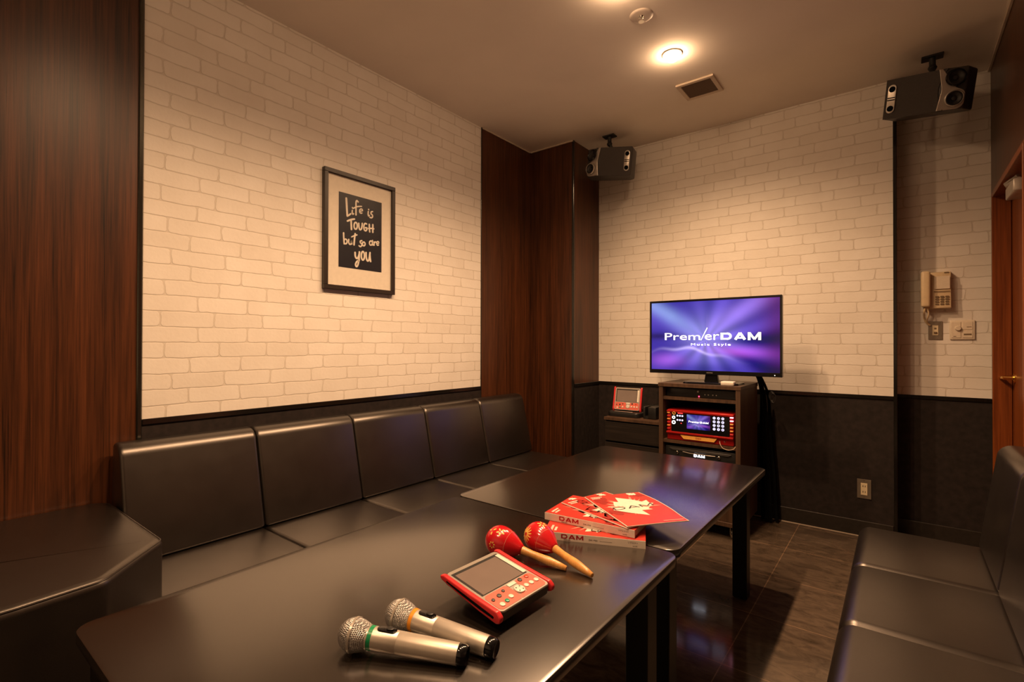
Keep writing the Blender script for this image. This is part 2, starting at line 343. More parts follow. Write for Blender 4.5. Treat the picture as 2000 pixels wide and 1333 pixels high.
M_brickY = brick_mat('brick_wallpaper_left', 'Y'); M_brickX = brick_mat('brick_wallpaper_back', 'X')
M_wood = wood_mat('walnut_panel', srgb(26, 13, 7), srgb(94, 52, 27), .36)
M_door = wood_mat('mahogany_door', srgb(88, 40, 15), srgb(148, 80, 36), .33)
M_ceiling = mat('ceiling_paper', (.86, .80, .72), .9, noise=.03, nscale=3, bump=.25, bscale=260, spec=.1)
M_dado = mat('dark_textured_wallpaper', (.0165, .0115, .0100), .7, noise=.35, nscale=35, bump=.5, bscale=330, spec=.3)
M_trim = mat('gloss_black_trim', (.008, .007, .006), .16, spec=.6)
M_edge = mat('steel_edge_strip', (.30, .27, .24), .18, metal=.9)
M_base = mat('dark_vinyl_baseboard', (.022, .018, .015), .33, noise=.2)
M_cove = mat('pale_cornice', (.55, .46, .36), .5)
M_floor = floor_mat(); M_leather = leather_mat()
M_plinth = mat('black_plinth', (.008, .007, .006), .5)
M_table = mat('black_laminate', (.013, .0092, .0068), .25, noise=.2, nscale=240, bump=.08, bscale=900, spec=.5); M_table.node_tree.nodes['Principled BSDF'].inputs['Specular Tint'].default_value = (1, .92, .84, 1); M_table.node_tree.nodes['Principled BSDF'].inputs['Coat Weight'].default_value = 1; M_table.node_tree.nodes['Principled BSDF'].inputs['Coat Roughness'].default_value = .21; M_table.node_tree.nodes['Principled BSDF'].inputs['Coat IOR'].default_value = 1.75
M_tedge = mat('table_edge_band', (.03, .025, .02), .22, spec=.6)
M_leg = mat('black_steel_leg', (.006, .0055, .005), .35)
M_rack = wood_mat('dark_oak_laminate', srgb(52, 36, 25), srgb(92, 68, 50), .5, .6)
M_cabw = wood_mat('black_ash_laminate', (.005, .004, .0035, 1), (.030, .022, .017, 1), .42, .5, horiz=True)
M_casing = mat('taupe_plastic', (.060, .050, .042), .36); M_black = mat('black_plastic', (.010, .010, .010), .38); M_blackg = mat('gloss_black_plastic', (.006, .006, .007), .12)
M_blackm = mat('matt_black_metal', (.012, .011, .010), .55); M_hole = mat('deep_black', (.002, .002, .002), .9, spec=.1)
M_red = mat('gloss_red_lacquer', (.55, .012, .018), .16, spec=.6, coat=.3); M_redp = mat('red_plastic', (.62, .03, .035), .3)
M_redb = mat('red_cabinet_metal', (.42, .012, .010), .28, metal=.3)
M_pink = mat('salmon_key_panel', (.70, .14, .10), .4); M_white = mat('white_plastic', (.78, .74, .66), .38)
M_cream = mat('ivory_phone_plastic', (.66, .52, .33), .35); M_ivory = mat('ivory_switch_plastic', (.72, .63, .50), .35)
M_keys = mat('brown_keys', (.16, .11, .06), .4); M_grey = mat('grey_plastic', (.20, .185, .165), .38); M_greyd = mat('dark_grey_plastic', (.045, .042, .04), .42)
M_champ = mat('champagne_metal', (.60, .55, .48), .40, metal=.7, noise=.03); M_silver = mat('silver_plastic', (.52, .48, .43), .3, metal=.6)
M_chrome = mat('chrome', (.8, .78, .74), .12, metal=1); M_brass = mat('brass', (.85, .55, .18), .22, metal=1)
M_cone = mat('woofer_cone', (.014, .013, .013), .5); M_grille = mat('charcoal_grille_cloth', (.040, .033, .029), .75, noise=.25, nscale=500, bump=.4, bscale=700)
M_mesh = mesh_grille_mat(); M_green = mat('green_band', (.005, .28, .10), .3); M_orange = mat('orange_band', (.85, .33, .02), .3)
M_greenk = mat('green_key', (.01, .33, .20), .3); M_redk = mat('orange_red_key', (.6, .07, .03), .3); M_glass_off = mat('dull_touchscreen', (.20, .16, .145), .22, noise=.06, nscale=12, spec=.6)
M_wooden = wood_mat('maraca_handle_wood', (.55, .25, .06, 1), (.78, .42, .13, 1), .28, .8, world=False); M_yellow = mat('yellow_paint', (.85, .55, .12), .4)
M_paper = mat('white_paper', (.80, .72, .62), .7); M_pages = mat('page_edges', (.62, .52, .42), .8, noise=.15, nscale=300)
M_cover = mat('red_cover', (.52, .034, .022), .38, noise=.12, nscale=30); M_coverd = mat('dark_red_leaf_print', (.34, .018, .012), .38); M_coverl = mat('pale_red_leaf_print', (.78, .30, .22), .38)
M_ink = mat('dark_ink', (.03, .02, .02), .5); M_inkr = mat('dark_red_ink', (.40, .004, .015), .4)
M_navy = mat('navy_print', (.010, .010, .018), .35, spec=.5); M_mat = mat('cream_mat_board', (.74, .68, .58), .8)
M_frame = mat('dark_brown_frame', (.022, .014, .010), .36); M_glow = mat('white_glow', (.9, .9, 1), .4, emis=3.0, ecol=(.85, .88, 1, 1))
M_blueglow = mat('lit_white_key', (.6, .65, .9), .4, emis=.6, ecol=(.55, .58, 1, 1)); M_pinkglow = mat('lit_pink_bar', (.9, .5, .7), .4, emis=1.5, ecol=(1, .5, .75, 1))
M_redled = mat('red_indicator', (1, .02, .05), .4, emis=5.0, ecol=(1, .03, .08, 1)); M_gold = mat('gold_nameplate', (.90, .46, .10), .35)
M_bulb = mat('lit_lamp', (1, .9, .8), .5, emis=DOME, ecol=WARM + (1,)); M_vent = mat('vent_frame', (.60, .50, .40), .6); M_slat = mat('vent_slat', (.16, .11, .075), .6)
M_plate = mat('brushed_steel_plate', (.30, .26, .21), .35, metal=.7); M_socket = mat('pale_socket', (.72, .62, .42), .4); M_wire = mat('pale_cable', (.55, .42, .30), .5)
M_screen = screen_mat('tv_picture', .56); M_screen2 = screen_mat('machine_picture', .36)
M_lw = mat('picture_white_letters', (1, 1, 1), .5, emis=1.2, ecol=(.95, .95, 1, 1)); M_lg = mat('picture_lime_letters', (.9, 1, .8), .5, emis=1.0, ecol=(.82, 1, .62, 1))
mg, ntg, bg = newmat('picture_glass'); bg.inputs['Transmission Weight'].default_value = 1; bg.inputs['Roughness'].default_value = .02; bg.inputs['IOR'].default_value = 1.45
nzg = N(ntg, 'ShaderNodeTexNoise', i_Scale=4.0); rpg = N(ntg, 'ShaderNodeMapRange'); rpg.inputs['To Min'].default_value = .01; rpg.inputs['To Max'].default_value = .03; ntg.links.new(nzg.outputs['Fac'], rpg.inputs['Value']); ntg.links.new(rpg.outputs[0], bg.inputs['Roughness'])
bg.inputs['Alpha'].default_value = .12; M_glass = mg

# ================================================================== the room
XR = 2.698; YB = 3.568; YB2 = 3.754; XS = 2.281; YN = -1.25; DZ = .819; YW = 2.584; YP = .607
bm = B(); box(bm, -.12, 3.0, YN-.1, YB2+.1, -.1, 0); struct('floor', bm, M_floor)
bm = B(); box(bm, -.12, 3.0, YN-.1, YB2+.1, CEIL, CEIL+.1); struct('ceiling', bm, M_ceiling)
# left wall: walnut bay by the camera, brick wallpaper over a dark dado, walnut again in the far corner
bm = B(); box(bm, -.1, 0, YN, YB, 0, CEIL); wl = struct('wall_left', bm, M_brickY)
bm = B(); box(bm, 0, .004, YN, YP, 0, CEIL); obj('wood_panel', bm, M_wood, wl, smooth=0, label='dark walnut panel beside the ottoman')
bm = B(); box(bm, 0, .004, YW+.006, YB-.4, 0, CEIL); obj('wood_panel', bm, M_wood, wl, smooth=0, label='dark walnut panel in the far corner')
bm = B(); box(bm, 0, .004, YP+.018, YW, 0, DZ-.012); obj('dado_panel', bm, M_dado, wl, smooth=0, label='black textured dado behind the long sofa')
# back wall with the step back at its right
bm = B(); box(bm, -.1, XS, YB, YB2+.1, 0, CEIL); box(bm, XS, XR+.1, YB2, YB2+.1, 0, CEIL); wb = struct('wall_back', bm, M_brickX)
bm = B(); box(bm, .396, XS, YB-.004, YB, 0, DZ-.012); obj('dado_panel', bm, M_dado, wb, smooth=0, label='black textured dado behind the equipment rack')
bm = B(); box(bm, XS, XR, YB2-.004, YB2, 0, DZ-.012); obj('dado_panel', bm, M_dado, wb, smooth=0, label='black textured dado under the telephone')
# boxed column in the far left corner
bm = B(); box(bm, 0, .396, YB-.3995, YB, 0, CEIL); wc = struct('wall_corner', bm, M_wood)
bm = B(); box(bm, .396, .400, YB-.388, YB-.004, 0, DZ-.012); obj('dado_panel', bm, M_dado, wc, smooth=0)
# right wall with the doorway, near wall behind the camera
DY0, DY1, DTOP = 2.80, 3.65, 1.93
bm = B(); box(bm, XR, XR+.2, DY1, YB2, 0, CEIL); box(bm, XR, XR+.2, DY0, DY1, DTOP, CEIL); box(bm, XR, XR+.2, 2.62, DY0, 0, CEIL); wr = struct('wall_right', bm, M_wood)
bm = B(); box(bm, XR, XR+.2, YN, 2.62, 0, CEIL); obj('wood_panel', bm, M_wood, wr, smooth=0, label='walnut panelling beyond the doorway')
bm = B(); box(bm, XR-.004, XR, YN, 2.62, 0, DZ-.012); obj('dado_panel', bm, M_dado, wr, smooth=0)
bm = B(); box(bm, -.1, XR+.2, YN-.1, YN, 0, CEIL); wn = struct('wall_near', bm, M_brickX)  # unseen; pale brick finish chosen to bounce light onto the ceiling
bm = B(); box(bm, .005, XR-.005, YN, YN+.004, 0, DZ-.012); obj('dado_panel', bm, M_dado, wn, smooth=0)
bm = B(); box(bm, XR+.2, XR+.3, DY0-.2, DY1+.1, 0, CEIL); struct('wall_outer', bm, M_dado)
# trims
tn = [0]
def trim(x0, x1, y0, y1, z0, z1, m=None, bev=.0015):
    tn[0] += 1; bm = B(); box(bm, x0, x1, y0, y1, z0, z1, bev, 1); o = struct('trim_%d' % tn[0], bm, m or M_trim); return o
trim(0, .012, YP, YP+.018, 0, CEIL, mat('dark_steel_angle', (.10, .095, .08), .17, metal=.9), .004)                                  # black angle strip beside the near walnut bay
trim(.0005, .0105, YP+.0185, YW-.001, DZ-.012, DZ+.010)               # dado rail, left wall
trim(0, .006, YW, YW+.006, 0, CEIL)
trim(.401, XS-.001, YB-.011, YB-.0005, DZ-.012, DZ+.010)
trim(.3965, .408, YB-.388, YB-.0115, DZ-.012, DZ+.010)
trim(XS+.002, XR-.001, YB2-.011, YB2-.0005, DZ-.012, DZ+.010)
trim(XS-.008, XS+.009, YB-.013, YB-.0005, 0, CEIL)                   # black corner of the step
trim(XS+.0005, XS+.005, YB, YB2-.0005, 0, CEIL)
trim(.386, .402, YB-.4035, YB-.389, 0, CEIL, M_trim)                 # column corner strip
trim(.0045, .012, YW+.007, YB-.413, CEIL-.010, CEIL-.0005, M_cove)
trim(.0125, .396, YB-.412, YB-.4005, CEIL-.010, CEIL-.0005, M_cove)
trim(XR-.012, XR-.0005, YN+.01, YB2-.001, CEIL-.012, CEIL-.0005, M_cove)
def skirting(name, x0, x1, y0, y1): bm = B(); box(bm, x0, x1, y0, y1, 0, .092, .003, 2); o = struct(name, bm, M_base); bm = B(); (box(bm, x0, x1, y0-.003, y0-.0002, 0, .004) if x1-x0 > y1-y0 else None); (obj('pale_floor_strip', bm, M_cove, o, smooth=0) if x1-x0 > y1-y0 else bm.free())  # long runs get a thin pale strip along their foot
skirting('baseboard_back', .402, XS-.009, YB-.013, YB-.0045)
skirting('baseboard_recess', XS+.006, XR-.001, YB2-.013, YB2-.0045)
skirting('baseboard_column', .4005, .408, YB-.386, YB-.0135)

# ---- door in the right wall
dr = thing('door_1', None, None, (XR+.062, DY1, 0)); dr['kind'] = 'structure'
bm = B(); box(bm, XR+.066, XR+.102, DY0+.022, DY1-.004, .008, DTOP-.024, .002, 1); leaf = obj('door_leaf', bm, M_door, dr, True)
bm = B()
box(bm, XR-.010, XR+.064, DY1-.016, DY1-.0005, 0, DTOP-.001, .002, 1); box(bm, XR-.010, XR+.064, DY0+.0005, DY0+.02, 0, DTOP-.001, .002, 1)
box(bm, XR-.010, XR+.064, DY0+.02, DY1-.016, DTOP-.022, DTOP-.001, .002, 1)
for z in (1.62, 1.36, 1.10, .86, .55): lathe(bm, [(0, 0), (.005, 0), (.005, .0008), (0, .0008)], 10, T(XR+.035, DY1-.0162, z) @ RX(PI/2))
obj('door_frame', bm, M_door, dr, True)
bm = B(); box(bm, XR-.0015, XR-.0002, DY1+.001, DY1+.020, 0, DTOP+.022); box(bm, XR-.0015, XR-.0002, DY0-.03, DY1, DTOP+.001, DTOP+.022); obj('casing', bm, M_door, dr, True, 0)
bm = B(); lathe(bm, [(0, 0), (.025, 0), (.025, .006), (.011, .010), (.011, .045), (0, .045)], 20, T(XR+.066, 3.565, .955) @ RY(-PI/2))
tube(bm, smooth_path([(XR+.026, 3.565, .955), (XR+.022, 3.58, .955), (XR+.020, 3.60, .952), (XR+.020, 3.635, .950)], 4), [.0085]*13, 10)
bmesh.ops.scale(bm, vec=(1, 1, 1), verts=bm.verts); obj('door_handle', bm, M_brass, leaf, True, label='brass lever handle')
bm = B(); box(bm, XR-.004, XR+.060, 3.06, 3.26, 1.80, 1.855, .006, 2); tube(bm, [(XR+.02, 3.10, 1.86), (XR+.0, 3.25, 1.87), (XR+.03, 3.42, 1.885)], .008, 8); tube(bm, [(XR+.03, 3.42, 1.885), (XR+.0, 3.30, 1.89), (XR+.03, 3.2, 1.90)], .006, 8)
obj('door_closer', bm, M_silver, leaf, True, label='silver arm closer at the top of the door')

# ================================================================== ceiling fittings
for k, (x, y) in enumerate(LAMPS):
    if k == 0: lb = 'lit round downlight in the ceiling nearest the air vent'
    elif k == 1: lb = 'lit downlight just past the sprinkler, above the picture edge'
    else: lb = ('lit downlight above the near table', 'lit downlight, unseen and guessed, above the ottoman end of the near table', 'lit downlight, unseen and guessed, behind the photographer')[k-2]
    t = thing('downlight', lb, 'ceiling light', (x, y, CEIL), group='recessed downlights')
    bm = B(); lathe(bm, [(.034, -.001), (.034, -.005), (.040, -.007), (.048, -.005), (.050, -.0005)], 40); obj('rim', bm, M_white, t)
    bm = B(); lathe(bm, [(.034, -.004), (.033, -.014), (.029, -.026), (.020, -.036), (.010, -.041), (0, -.042)], 32); obj('lamp', bm, M_bulb, t)
t = thing('sprinkler', 'round white flush sprinkler disc on the ceiling by the lit downlight', 'sprinkler', (1.367, 2.155, CEIL))
bm = B(); lathe(bm, [(0, -.006), (.040, -.006), (.050, -.004), (.0535, -.0005)], 40); obj('cover_plate', bm, mat('ceiling_fitting_white', (.70, .62, .54), .5), t)
bm = B(); lathe(bm, [(0, -.006), (.012, -.006), (.009, -.013), (.004, -.016), (.004, -.026), (.013, -.028), (.013, -.030), (0, -.030)], 20)
for a in (0, PI): tube(bm, [(.011*math.cos(a), .011*math.sin(a), -.008), (.012*math.cos(a), .012*math.sin(a), -.02), (.003*math.cos(a), .003*math.sin(a), -.029)], .0018, 6)
obj('sprinkler_head', bm, M_chrome, t)
t = thing('air_vent', 'square louvred air vent in the ceiling', 'vent', (1.378, 2.965, CEIL))
bm = B()
for s in ((-.106, .106, -.106, -.083), (-.106, .106, .083, .106), (-.106, -.083, -.083, .083), (.083, .106, -.083, .083)): box(bm, s[0], s[1], s[2], s[3], -.012, -.0006, .002, 1)
obj('frame', bm, M_vent, t)
bm = B(); box(bm, -.083, .083, -.083, .083, -.002, -.0006)
for k in range(9): box(bm, -.083, .083, -.0015, .0015, -.008, .008, M=T(0, -.074+k*.0185, -.006) @ RX(math.radians(52)) @ Matrix.Diagonal((1, 1, .75, 1)))
obj('louvre', bm, M_slat, t)

# ---- speakers
def speaker(label, mount, ctr, yaw, roll, pitch, mir):
    """mir=+1: woofers at local +x end.  local: x width, -y front, z up"""
    t = thing('speaker', label, 'speaker', ctr, (0, 0, 0), 'ceiling hung loudspeakers')
    Rm = RZ(yaw) @ RY(roll) @ RX(pitch); t.rotation_euler = Rm.to_euler()
    W, H, D = .165, .098, .095; s = mir
    # body outline seen from above: chamfer at the woofer end
    pl = round_poly([(-s*W, -D), (s*W*.52, -D), (s*W*.98, -D*.62), (s*W*1.0, D*.8), (s*W*.7, D), (-s*W*.82, D), (-s*W*1.0, D*.6)], .012, 3)
    bm = B(); prism(bm, pl, -H, H, 'z', r=.010, seg=3); body = obj('cabinet', bm, M_greyd, t)
    # curved silver baffle at the woofer end
    def fy(x):   # front surface y at x
        x = s*x
        return -D if x < W*.52 else -D + (x-W*.52)/(W*.46)*D*.38
    bm = B(); ang = math.atan2(D*.38, W*.46)
    # grille with bulging edge
    n = 14; edge = [(s*(W*.46 + .030*(abs(2*k/n-1)**2) - .014), H*.985*(2*k/n-1)) for k in range(n+1)]
    gp = [(-s*W*.985, -H*.985), ] + edge + [(-s*W*.985, H*.985)]
    bm = B(); prism(bm, gp, -D-.006, -D+.002, 'y', r=0); obj('grille', bm, M_grille, t)
    # silver panel on the chamfer face (local frame)
    C0 = Vector((s*W*.50, -D-.004, 0)); ex = Vector((s*W*.48, D*.38, 0)).normalized()
    Mp = frame_M(C0, ex if s > 0 else -ex, (0, 0, 1)) ; sg = 1 if s > 0 else -1
    Lp = .086
    bm = B(); pp = round_poly([(-sg*.018, -H*.97), (sg*Lp, -H*.97), (sg*Lp, -H*.15), (sg*Lp*.55, H*.06), (-sg*.012, H*.97), (-sg*.026, H*.97), (-sg*.006, 0)], [0, .03, .03, .02, .004, 0, .1], 5)
    prism(bm, pp, -.004, .004, 'z', r=.0015, seg=1, M=Mp); obj('silver_baffle', bm, M_silver, t)
    for (cx, cy, rr, zz, ringm) in ((.044, -.046, .037, .0155, M_silver), (.040, .048, .040, .001, M_blackg)):
        bm = B(); Mw = Mp @ T(sg*cx, cy, zz) @ (RY(sg*.12) @ RX(-.22) if cy > 0 else Matrix.Identity(4))
        if cy > 0: Mw = Mw @ T(0, 0, .010)
        lathe(bm, [(rr*.86, .001), (rr*.93, .006), (rr, .005), (rr*1.06, 0), (rr*1.03, -.006)], 36, Mw); rg = obj('woofer', bm, ringm, t)
        bm = B(); lathe(bm, [(rr*.90, .003), (rr*.80, .004), (rr*.74, -.001), (rr*.30, -.010), (rr*.26, -.004), (0, -.001)], 36, Mw); obj('cone', bm, M_cone, rg)
    # oval port plate with two holes
    bm = B(); ox = -s*W*.80
    prism(bm, round_poly([(ox-.0185, -.070), (ox+.0185, -.070), (ox+.0185, .070), (ox-.0185, .070)], .0184, 8), -D-.0125, -D-.006, 'y', r=.002, seg=2); pt = obj('tweeter_plate', bm, M_silver, t)
    bm = B()
    for z in (-.047, .047): lathe(bm, [(0, 0), (.0145, 0), (.0145, .001), (0, .001)], 24, T(ox, -D-.0125, z) @ RX(PI/2))
    obj('tweeter', bm, M_hole, pt)
    bm = B()
    for z in (-.008, .003): box(bm, ox-.0165, ox+.0165, -D-.0138, -D-.0125, z, z+.005)
    obj('badge', bm, M_hole, pt)
    # bracket up to the ceiling
    top = Vector(mount) - Vector(ctr); Ri = Rm.to_3x3().inverted(); br = lambda p: Ri @ Vector(p)
    bm = B(); box(bm, top.x-.045, top.x+.045, top.y-.03, top.y+.03, top.z-.010, top.z-.0006, .002, 1)
    tube(bm, [(top.x, top.y, top.z-.008), (top.x, top.y, top.z-.055)], .014, 12); lathe(bm, [(0, -.02), (.014, -.014), (.02, 0), (.014, .014), (0, .02)], 16, T(top.x, top.y, top.z-.060))
    hx = (Rm @ Vector((0, .01, H))); tube(bm, [(top.x, top.y, top.z-.06), tuple(hx)], .012, 12)
    bmesh.ops.transform(bm, matrix=Rm.inverted(), verts=bm.verts); obj('ceiling_bracket', bm, M_blackm, t)
    return t
speaker('grey loudspeaker hung from the ceiling beside the walnut column', (.645, 3.262, CEIL), (.652, 3.275, 2.432), math.radians(15), math.radians(6), math.radians(7), -1)
speaker('grey loudspeaker hung from the ceiling above the telephone, by the right wall', (2.440, 3.40, CEIL), (2.425, 3.365, 2.425), math.radians(-15), math.radians(10), math.radians(12), 1)

# ================================================================== framed print on the left wall
t = thing('framed_print', 'framed black print reading Life is TOUGH but so are YOU on the brick wall', 'picture', (0, 1.599, 1.40))
FY0, FY1, FZ0, FZ1 = 1.377, 1.821, 1.402, 2.018; fw = .022
bm = B()
for a in ((FY0, FY1, FZ0, FZ0+fw), (FY0, FY1, FZ1-fw, FZ1), (FY0, FY0+fw, FZ0+fw, FZ1-fw), (FY1-fw, FY1, FZ0+fw, FZ1-fw)): box(bm, .001, .026, a[0], a[1], a[2], a[3], .0015, 1)
obj('frame', bm, M_frame, t, True)
bm = B(); box(bm, .001, .012, FY0+fw, FY1-fw, FZ0+fw, FZ1-fw); obj('mat_board', bm, M_mat, t, True, 0)
PY0, PY1, PZ0, PZ1 = 1.465, 1.735, 1.522, 1.913
bm = B(); box(bm, .012, .0130, PY0, PY1, PZ0, PZ1); pr = obj('print', bm, M_navy, t, True, 0)
def pm(p):   # crop pixels -> print plane (y, z)
    xu = (p[0]-278)/400; tp = 315+98*xu; bt = 1012+45*xu; return (PY0 + xu*(PY1-PY0), PZ1 - (p[1]-tp)/(bt-tp)*(PZ1-PZ0))
def ell(cx, cy, rx, ry, a0=0, a1=360, tilt=0, n=14):
    return [(cx+rx*math.cos(math.radians(a0+(a1-a0)*k/n)) + tilt*math.sin(math.radians(a0+(a1-a0)*k/n)), cy+ry*math.sin(math.radians(a0+(a1-a0)*k/n))) for k in range(n+1)]
STR = [ # (points, width)
 ([(343,378),(346,430),(349,490),(353,540)], 13), ([(353,540),(366,534),(382,520)], 10), ([(397,488),(396,512),(402,524),(408,518)], 9), ([(398,462),(398,466)], 9),
 ([(450,408),(438,396),(430,412),(430,460),(430,528)], 10), ([(404,470),(440,452),(482,448)], 8), (ell(478,492,15,20,-40,-300), 8), ([(466,495),(492,488)], 7),
 ([(546,494),(544,520),(549,536),(556,530)], 9), ([(548,474),(549,477)], 9), ([(588,494),(574,498),(572,514),(584,524),(588,540),(578,552),(562,548)], 9),
 ([(354,588),(385,574),(416,568)], 11), ([(386,578),(388,620),(390,664)], 12), (ell(428,630,15,32), 10), ([(456,606),(458,640),(466,664),(480,658),(487,628),(489,606)], 10),
 ([(530,610),(514,606),(504,632),(508,664),(522,674),(532,662),(532,646),(518,646)], 10), ([(556,614),(557,650),(560,682)], 11), ([(590,616),(590,650),(590,686)], 11), ([(548,652),(575,650),(600,654)], 9),
 ([(320,700),(322,750),(326,800)], 10), (ell(338,778,14,22,-150,150), 9), ([(366,758),(366,786),(376,804),(388,796),(392,770),(394,800)], 9), ([(424,704),(418,750),(414,806)], 11), ([(392,734),(416,722),(440,714)], 8),
 ([(486,766),(472,770),(472,786),(484,794),(484,812),(472,822),(460,814)], 9), (ell(504,796,13,18), 9),
 (ell(572,786,14,20,-30,-330), 9), ([(588,762),(586,790),(592,806),(598,800)], 9), ([(602,776),(604,806)], 9), ([(604,790),(612,774),(622,778)], 8), (ell(640,788,12,18,-30,-310), 8), ([(630,792),(650,786)], 7),
 ([(424,878),(426,910),(436,930),(450,926),(460,900),(464,872)], 12), ([(464,872),(460,940),(450,990),(438,1008),(428,990),(440,962),(462,946)], 11), (ell(496,906,15,40), 11), ([(526,876),(528,920),(538,950),(552,946),(560,910),(564,876)], 12), ([(562,890),(566,930),(570,956)], 12)]
bm = B(); Mq = frame_M((0.0130, 0, 0), (0, 1, 0), (0, 0, 1)); kx = (PY1-PY0)/400
for ks, (pts, wd) in enumerate(STR): ribbon(bm, [tuple(p) for p in smooth_path([pm(q) + (0,) for q in pts], 3)] if len(pts) < 9 else [pm(q) for q in pts], wd*kx*1.25, 0, .0004+.00013*(ks % 5), Mq)
obj('lettering', bm, M_mat, pr, True, 0, label='cream hand-brushed lettering')
bm = B(); box(bm, .0165, .0175, FY0+fw, FY1-fw, FZ0+fw, FZ1-fw); obj('glazing', bm, M_glass, t, True, 0)

# ================================================================== long sofa on the left
def backprof(x0, dx, zt=.752, s=1):
    pts = [(x0, .34), (x0+s*dx*1.10, .34), (x0+s*dx*.74, zt), (x0+s*.012, zt)]
    return round_poly(pts, [.01, .015, .035, .02], 6)
sofa = thing('sofa', 'long black leatherette five-seat sofa along the left brick wall', 'sofa', (.35, 1.72, 0))
U = .4790; S0 = .527
bm = B(); box(bm, .01, .56, S0+.003, S0+5*U-.005, .0, .26, .006, 2); obj('base', bm, M_plinth, sofa, True)
for k in range(5):
    y0 = S0 + k*U; y1 = y0 + U
    bm = B(); prism(bm, round_poly([(.015, .255), (.60, .255), (.60, .35), (.015, .35)], [.005, .02, .028, .005], 6), y0+.0015, y1-.0015, 'y', r=.014, seg=4)
    for v in bm.verts:
        if v.co.z > .34: v.co.z += .006*max(0, math.sin(PI*min(1, max(0, (v.co.y-y0)/U))))**.5*(1 if .03 < v.co.y-y0 < U-.03 else 0)
    obj('seat_cushion', bm, M_leather, sofa, True, 50)
    bm = B(); prism(bm, round_poly([(.015, .352), (.212, .352), (.118, .755), (.035, .762)], [.004, .012, .075, .022], 10), y0+.0015, y1-.0015, 'y', r=.014, seg=4)
    obj('backrest', bm, M_leather, sofa, True, 50)
# ottoman at the near end
ott = thing('ottoman', 'black leatherette bench block with clipped corner beside the near walnut panel', 'ottoman', (.35, 0, 0))
oc = [(.008, -.80), (.80, -.80), (.790, .19), (.775, .345), (.590, .522), (.008, .522)]
bm = B(); prism(bm, round_poly(oc, [.01, .03, .05, .05, .04, .06], 6), .06, .548, 'z', r=.022, r0=.01, seg=5); obj('upholstered_block', bm, M_leather, ott, True, 50)
bm = B(); prism(bm, inset(oc, .02), 0, .062, 'z'); obj('plinth', bm, M_plinth, ott, True)
bm = B(); pr_ = round_poly(oc, [.01, .03, .05, .05, .04, .06], 6); pr_ = inset(pr_, .005); loop = [(p[0], p[1], .5415) for p in pr_ + pr_[:1]]; tube(bm, loop, .0022, 6); obj('piping', bm, M_leather, ott, True)

# ================================================================== sofa on the right
sr = thing('sofa', 'black leatherette sofa on the right, below the door, with stitched seat seams', 'sofa', (2.42, 1.5, 0))
U2 = .4670; E0 = 2.60
bm = B(); box(bm, 2.215, 2.68, E0-5*U2+.003, E0-.006, 0, .26, .006, 2); obj('base', bm, M_plinth, sr, True)
for k in range(5):
    y1 = E0 - k*U2; y0 = y1 - U2
    bm = B(); prism(bm, round_poly([(2.160, .255), (2.686, .255), (2.686, .35), (2.160, .35)], [.02, .005, .005, .055], 8), y0+.0008, y1-.0008, 'y', r=.010, r0=.034, seg=6)
    obj('seat_cushion', bm, M_leather, sr, True, 50)
    bm = B(); prism(bm, round_poly([(2.535, .352), (2.686, .352), (2.686, .748), (2.592, .752)], [.012, .004, .03, .045], 8), y0+.0012, y1-.0012, 'y', r=.016, seg=4)
    obj('backrest', bm, M_leather, sr, True, 50)

# ================================================================== tables
def table(label, x0, x1, y0, y1, legs):
    t = thing('low_table', label, 'table', ((x0+x1)/2, (y0+y1)/2, 0), group='low black tables pushed end to end')
    oc = round_poly([(x0, y0), (x1, y0), (x1, y1), (x0, y1)], .038, 8)
    bm = B(); prism(bm, oc, .526, .55, 'z', r=.0025, seg=2); obj('tabletop', bm, M_table, t, True, 40)
    bm = B(); i = .045
    for a in ((x0+i, x1-i, y0+i, y0+i+.02), (x0+i, x1-i, y1-i-.02, y1-i), (x0+i, x0+i+.02, y0+i+.02, y1-i-.02), (x1-i-.02, x1-i, y0+i+.02, y1-i-.02)): box(bm, a[0], a[1], a[2], a[3], .484, .526)
    obj('apron', bm, M_leg, t, True)
    for (lx, ly) in legs:
        bm = B(); box(bm, lx-.03, lx+.03, ly-.03, ly+.03, .004, .5255, .002, 1); box(bm, lx-.026, lx+.026, ly-.026, ly+.026, 0, .004); obj('leg', bm, M_leg, t, True)
    return t
table('low black laminate table holding the microphones, nearer of the two', .988, 1.828, .243, 1.347, [(1.03, .30), (1.788, .30), (1.03, 1.225), (1.770, 1.225)])
table('low black laminate table nearer the television, with the open end', .975, 1.816, 1.353, 2.532, [(1.04, 1.43), (1.755, 1.415), (1.04, 2.375), (1.742, 2.375)])

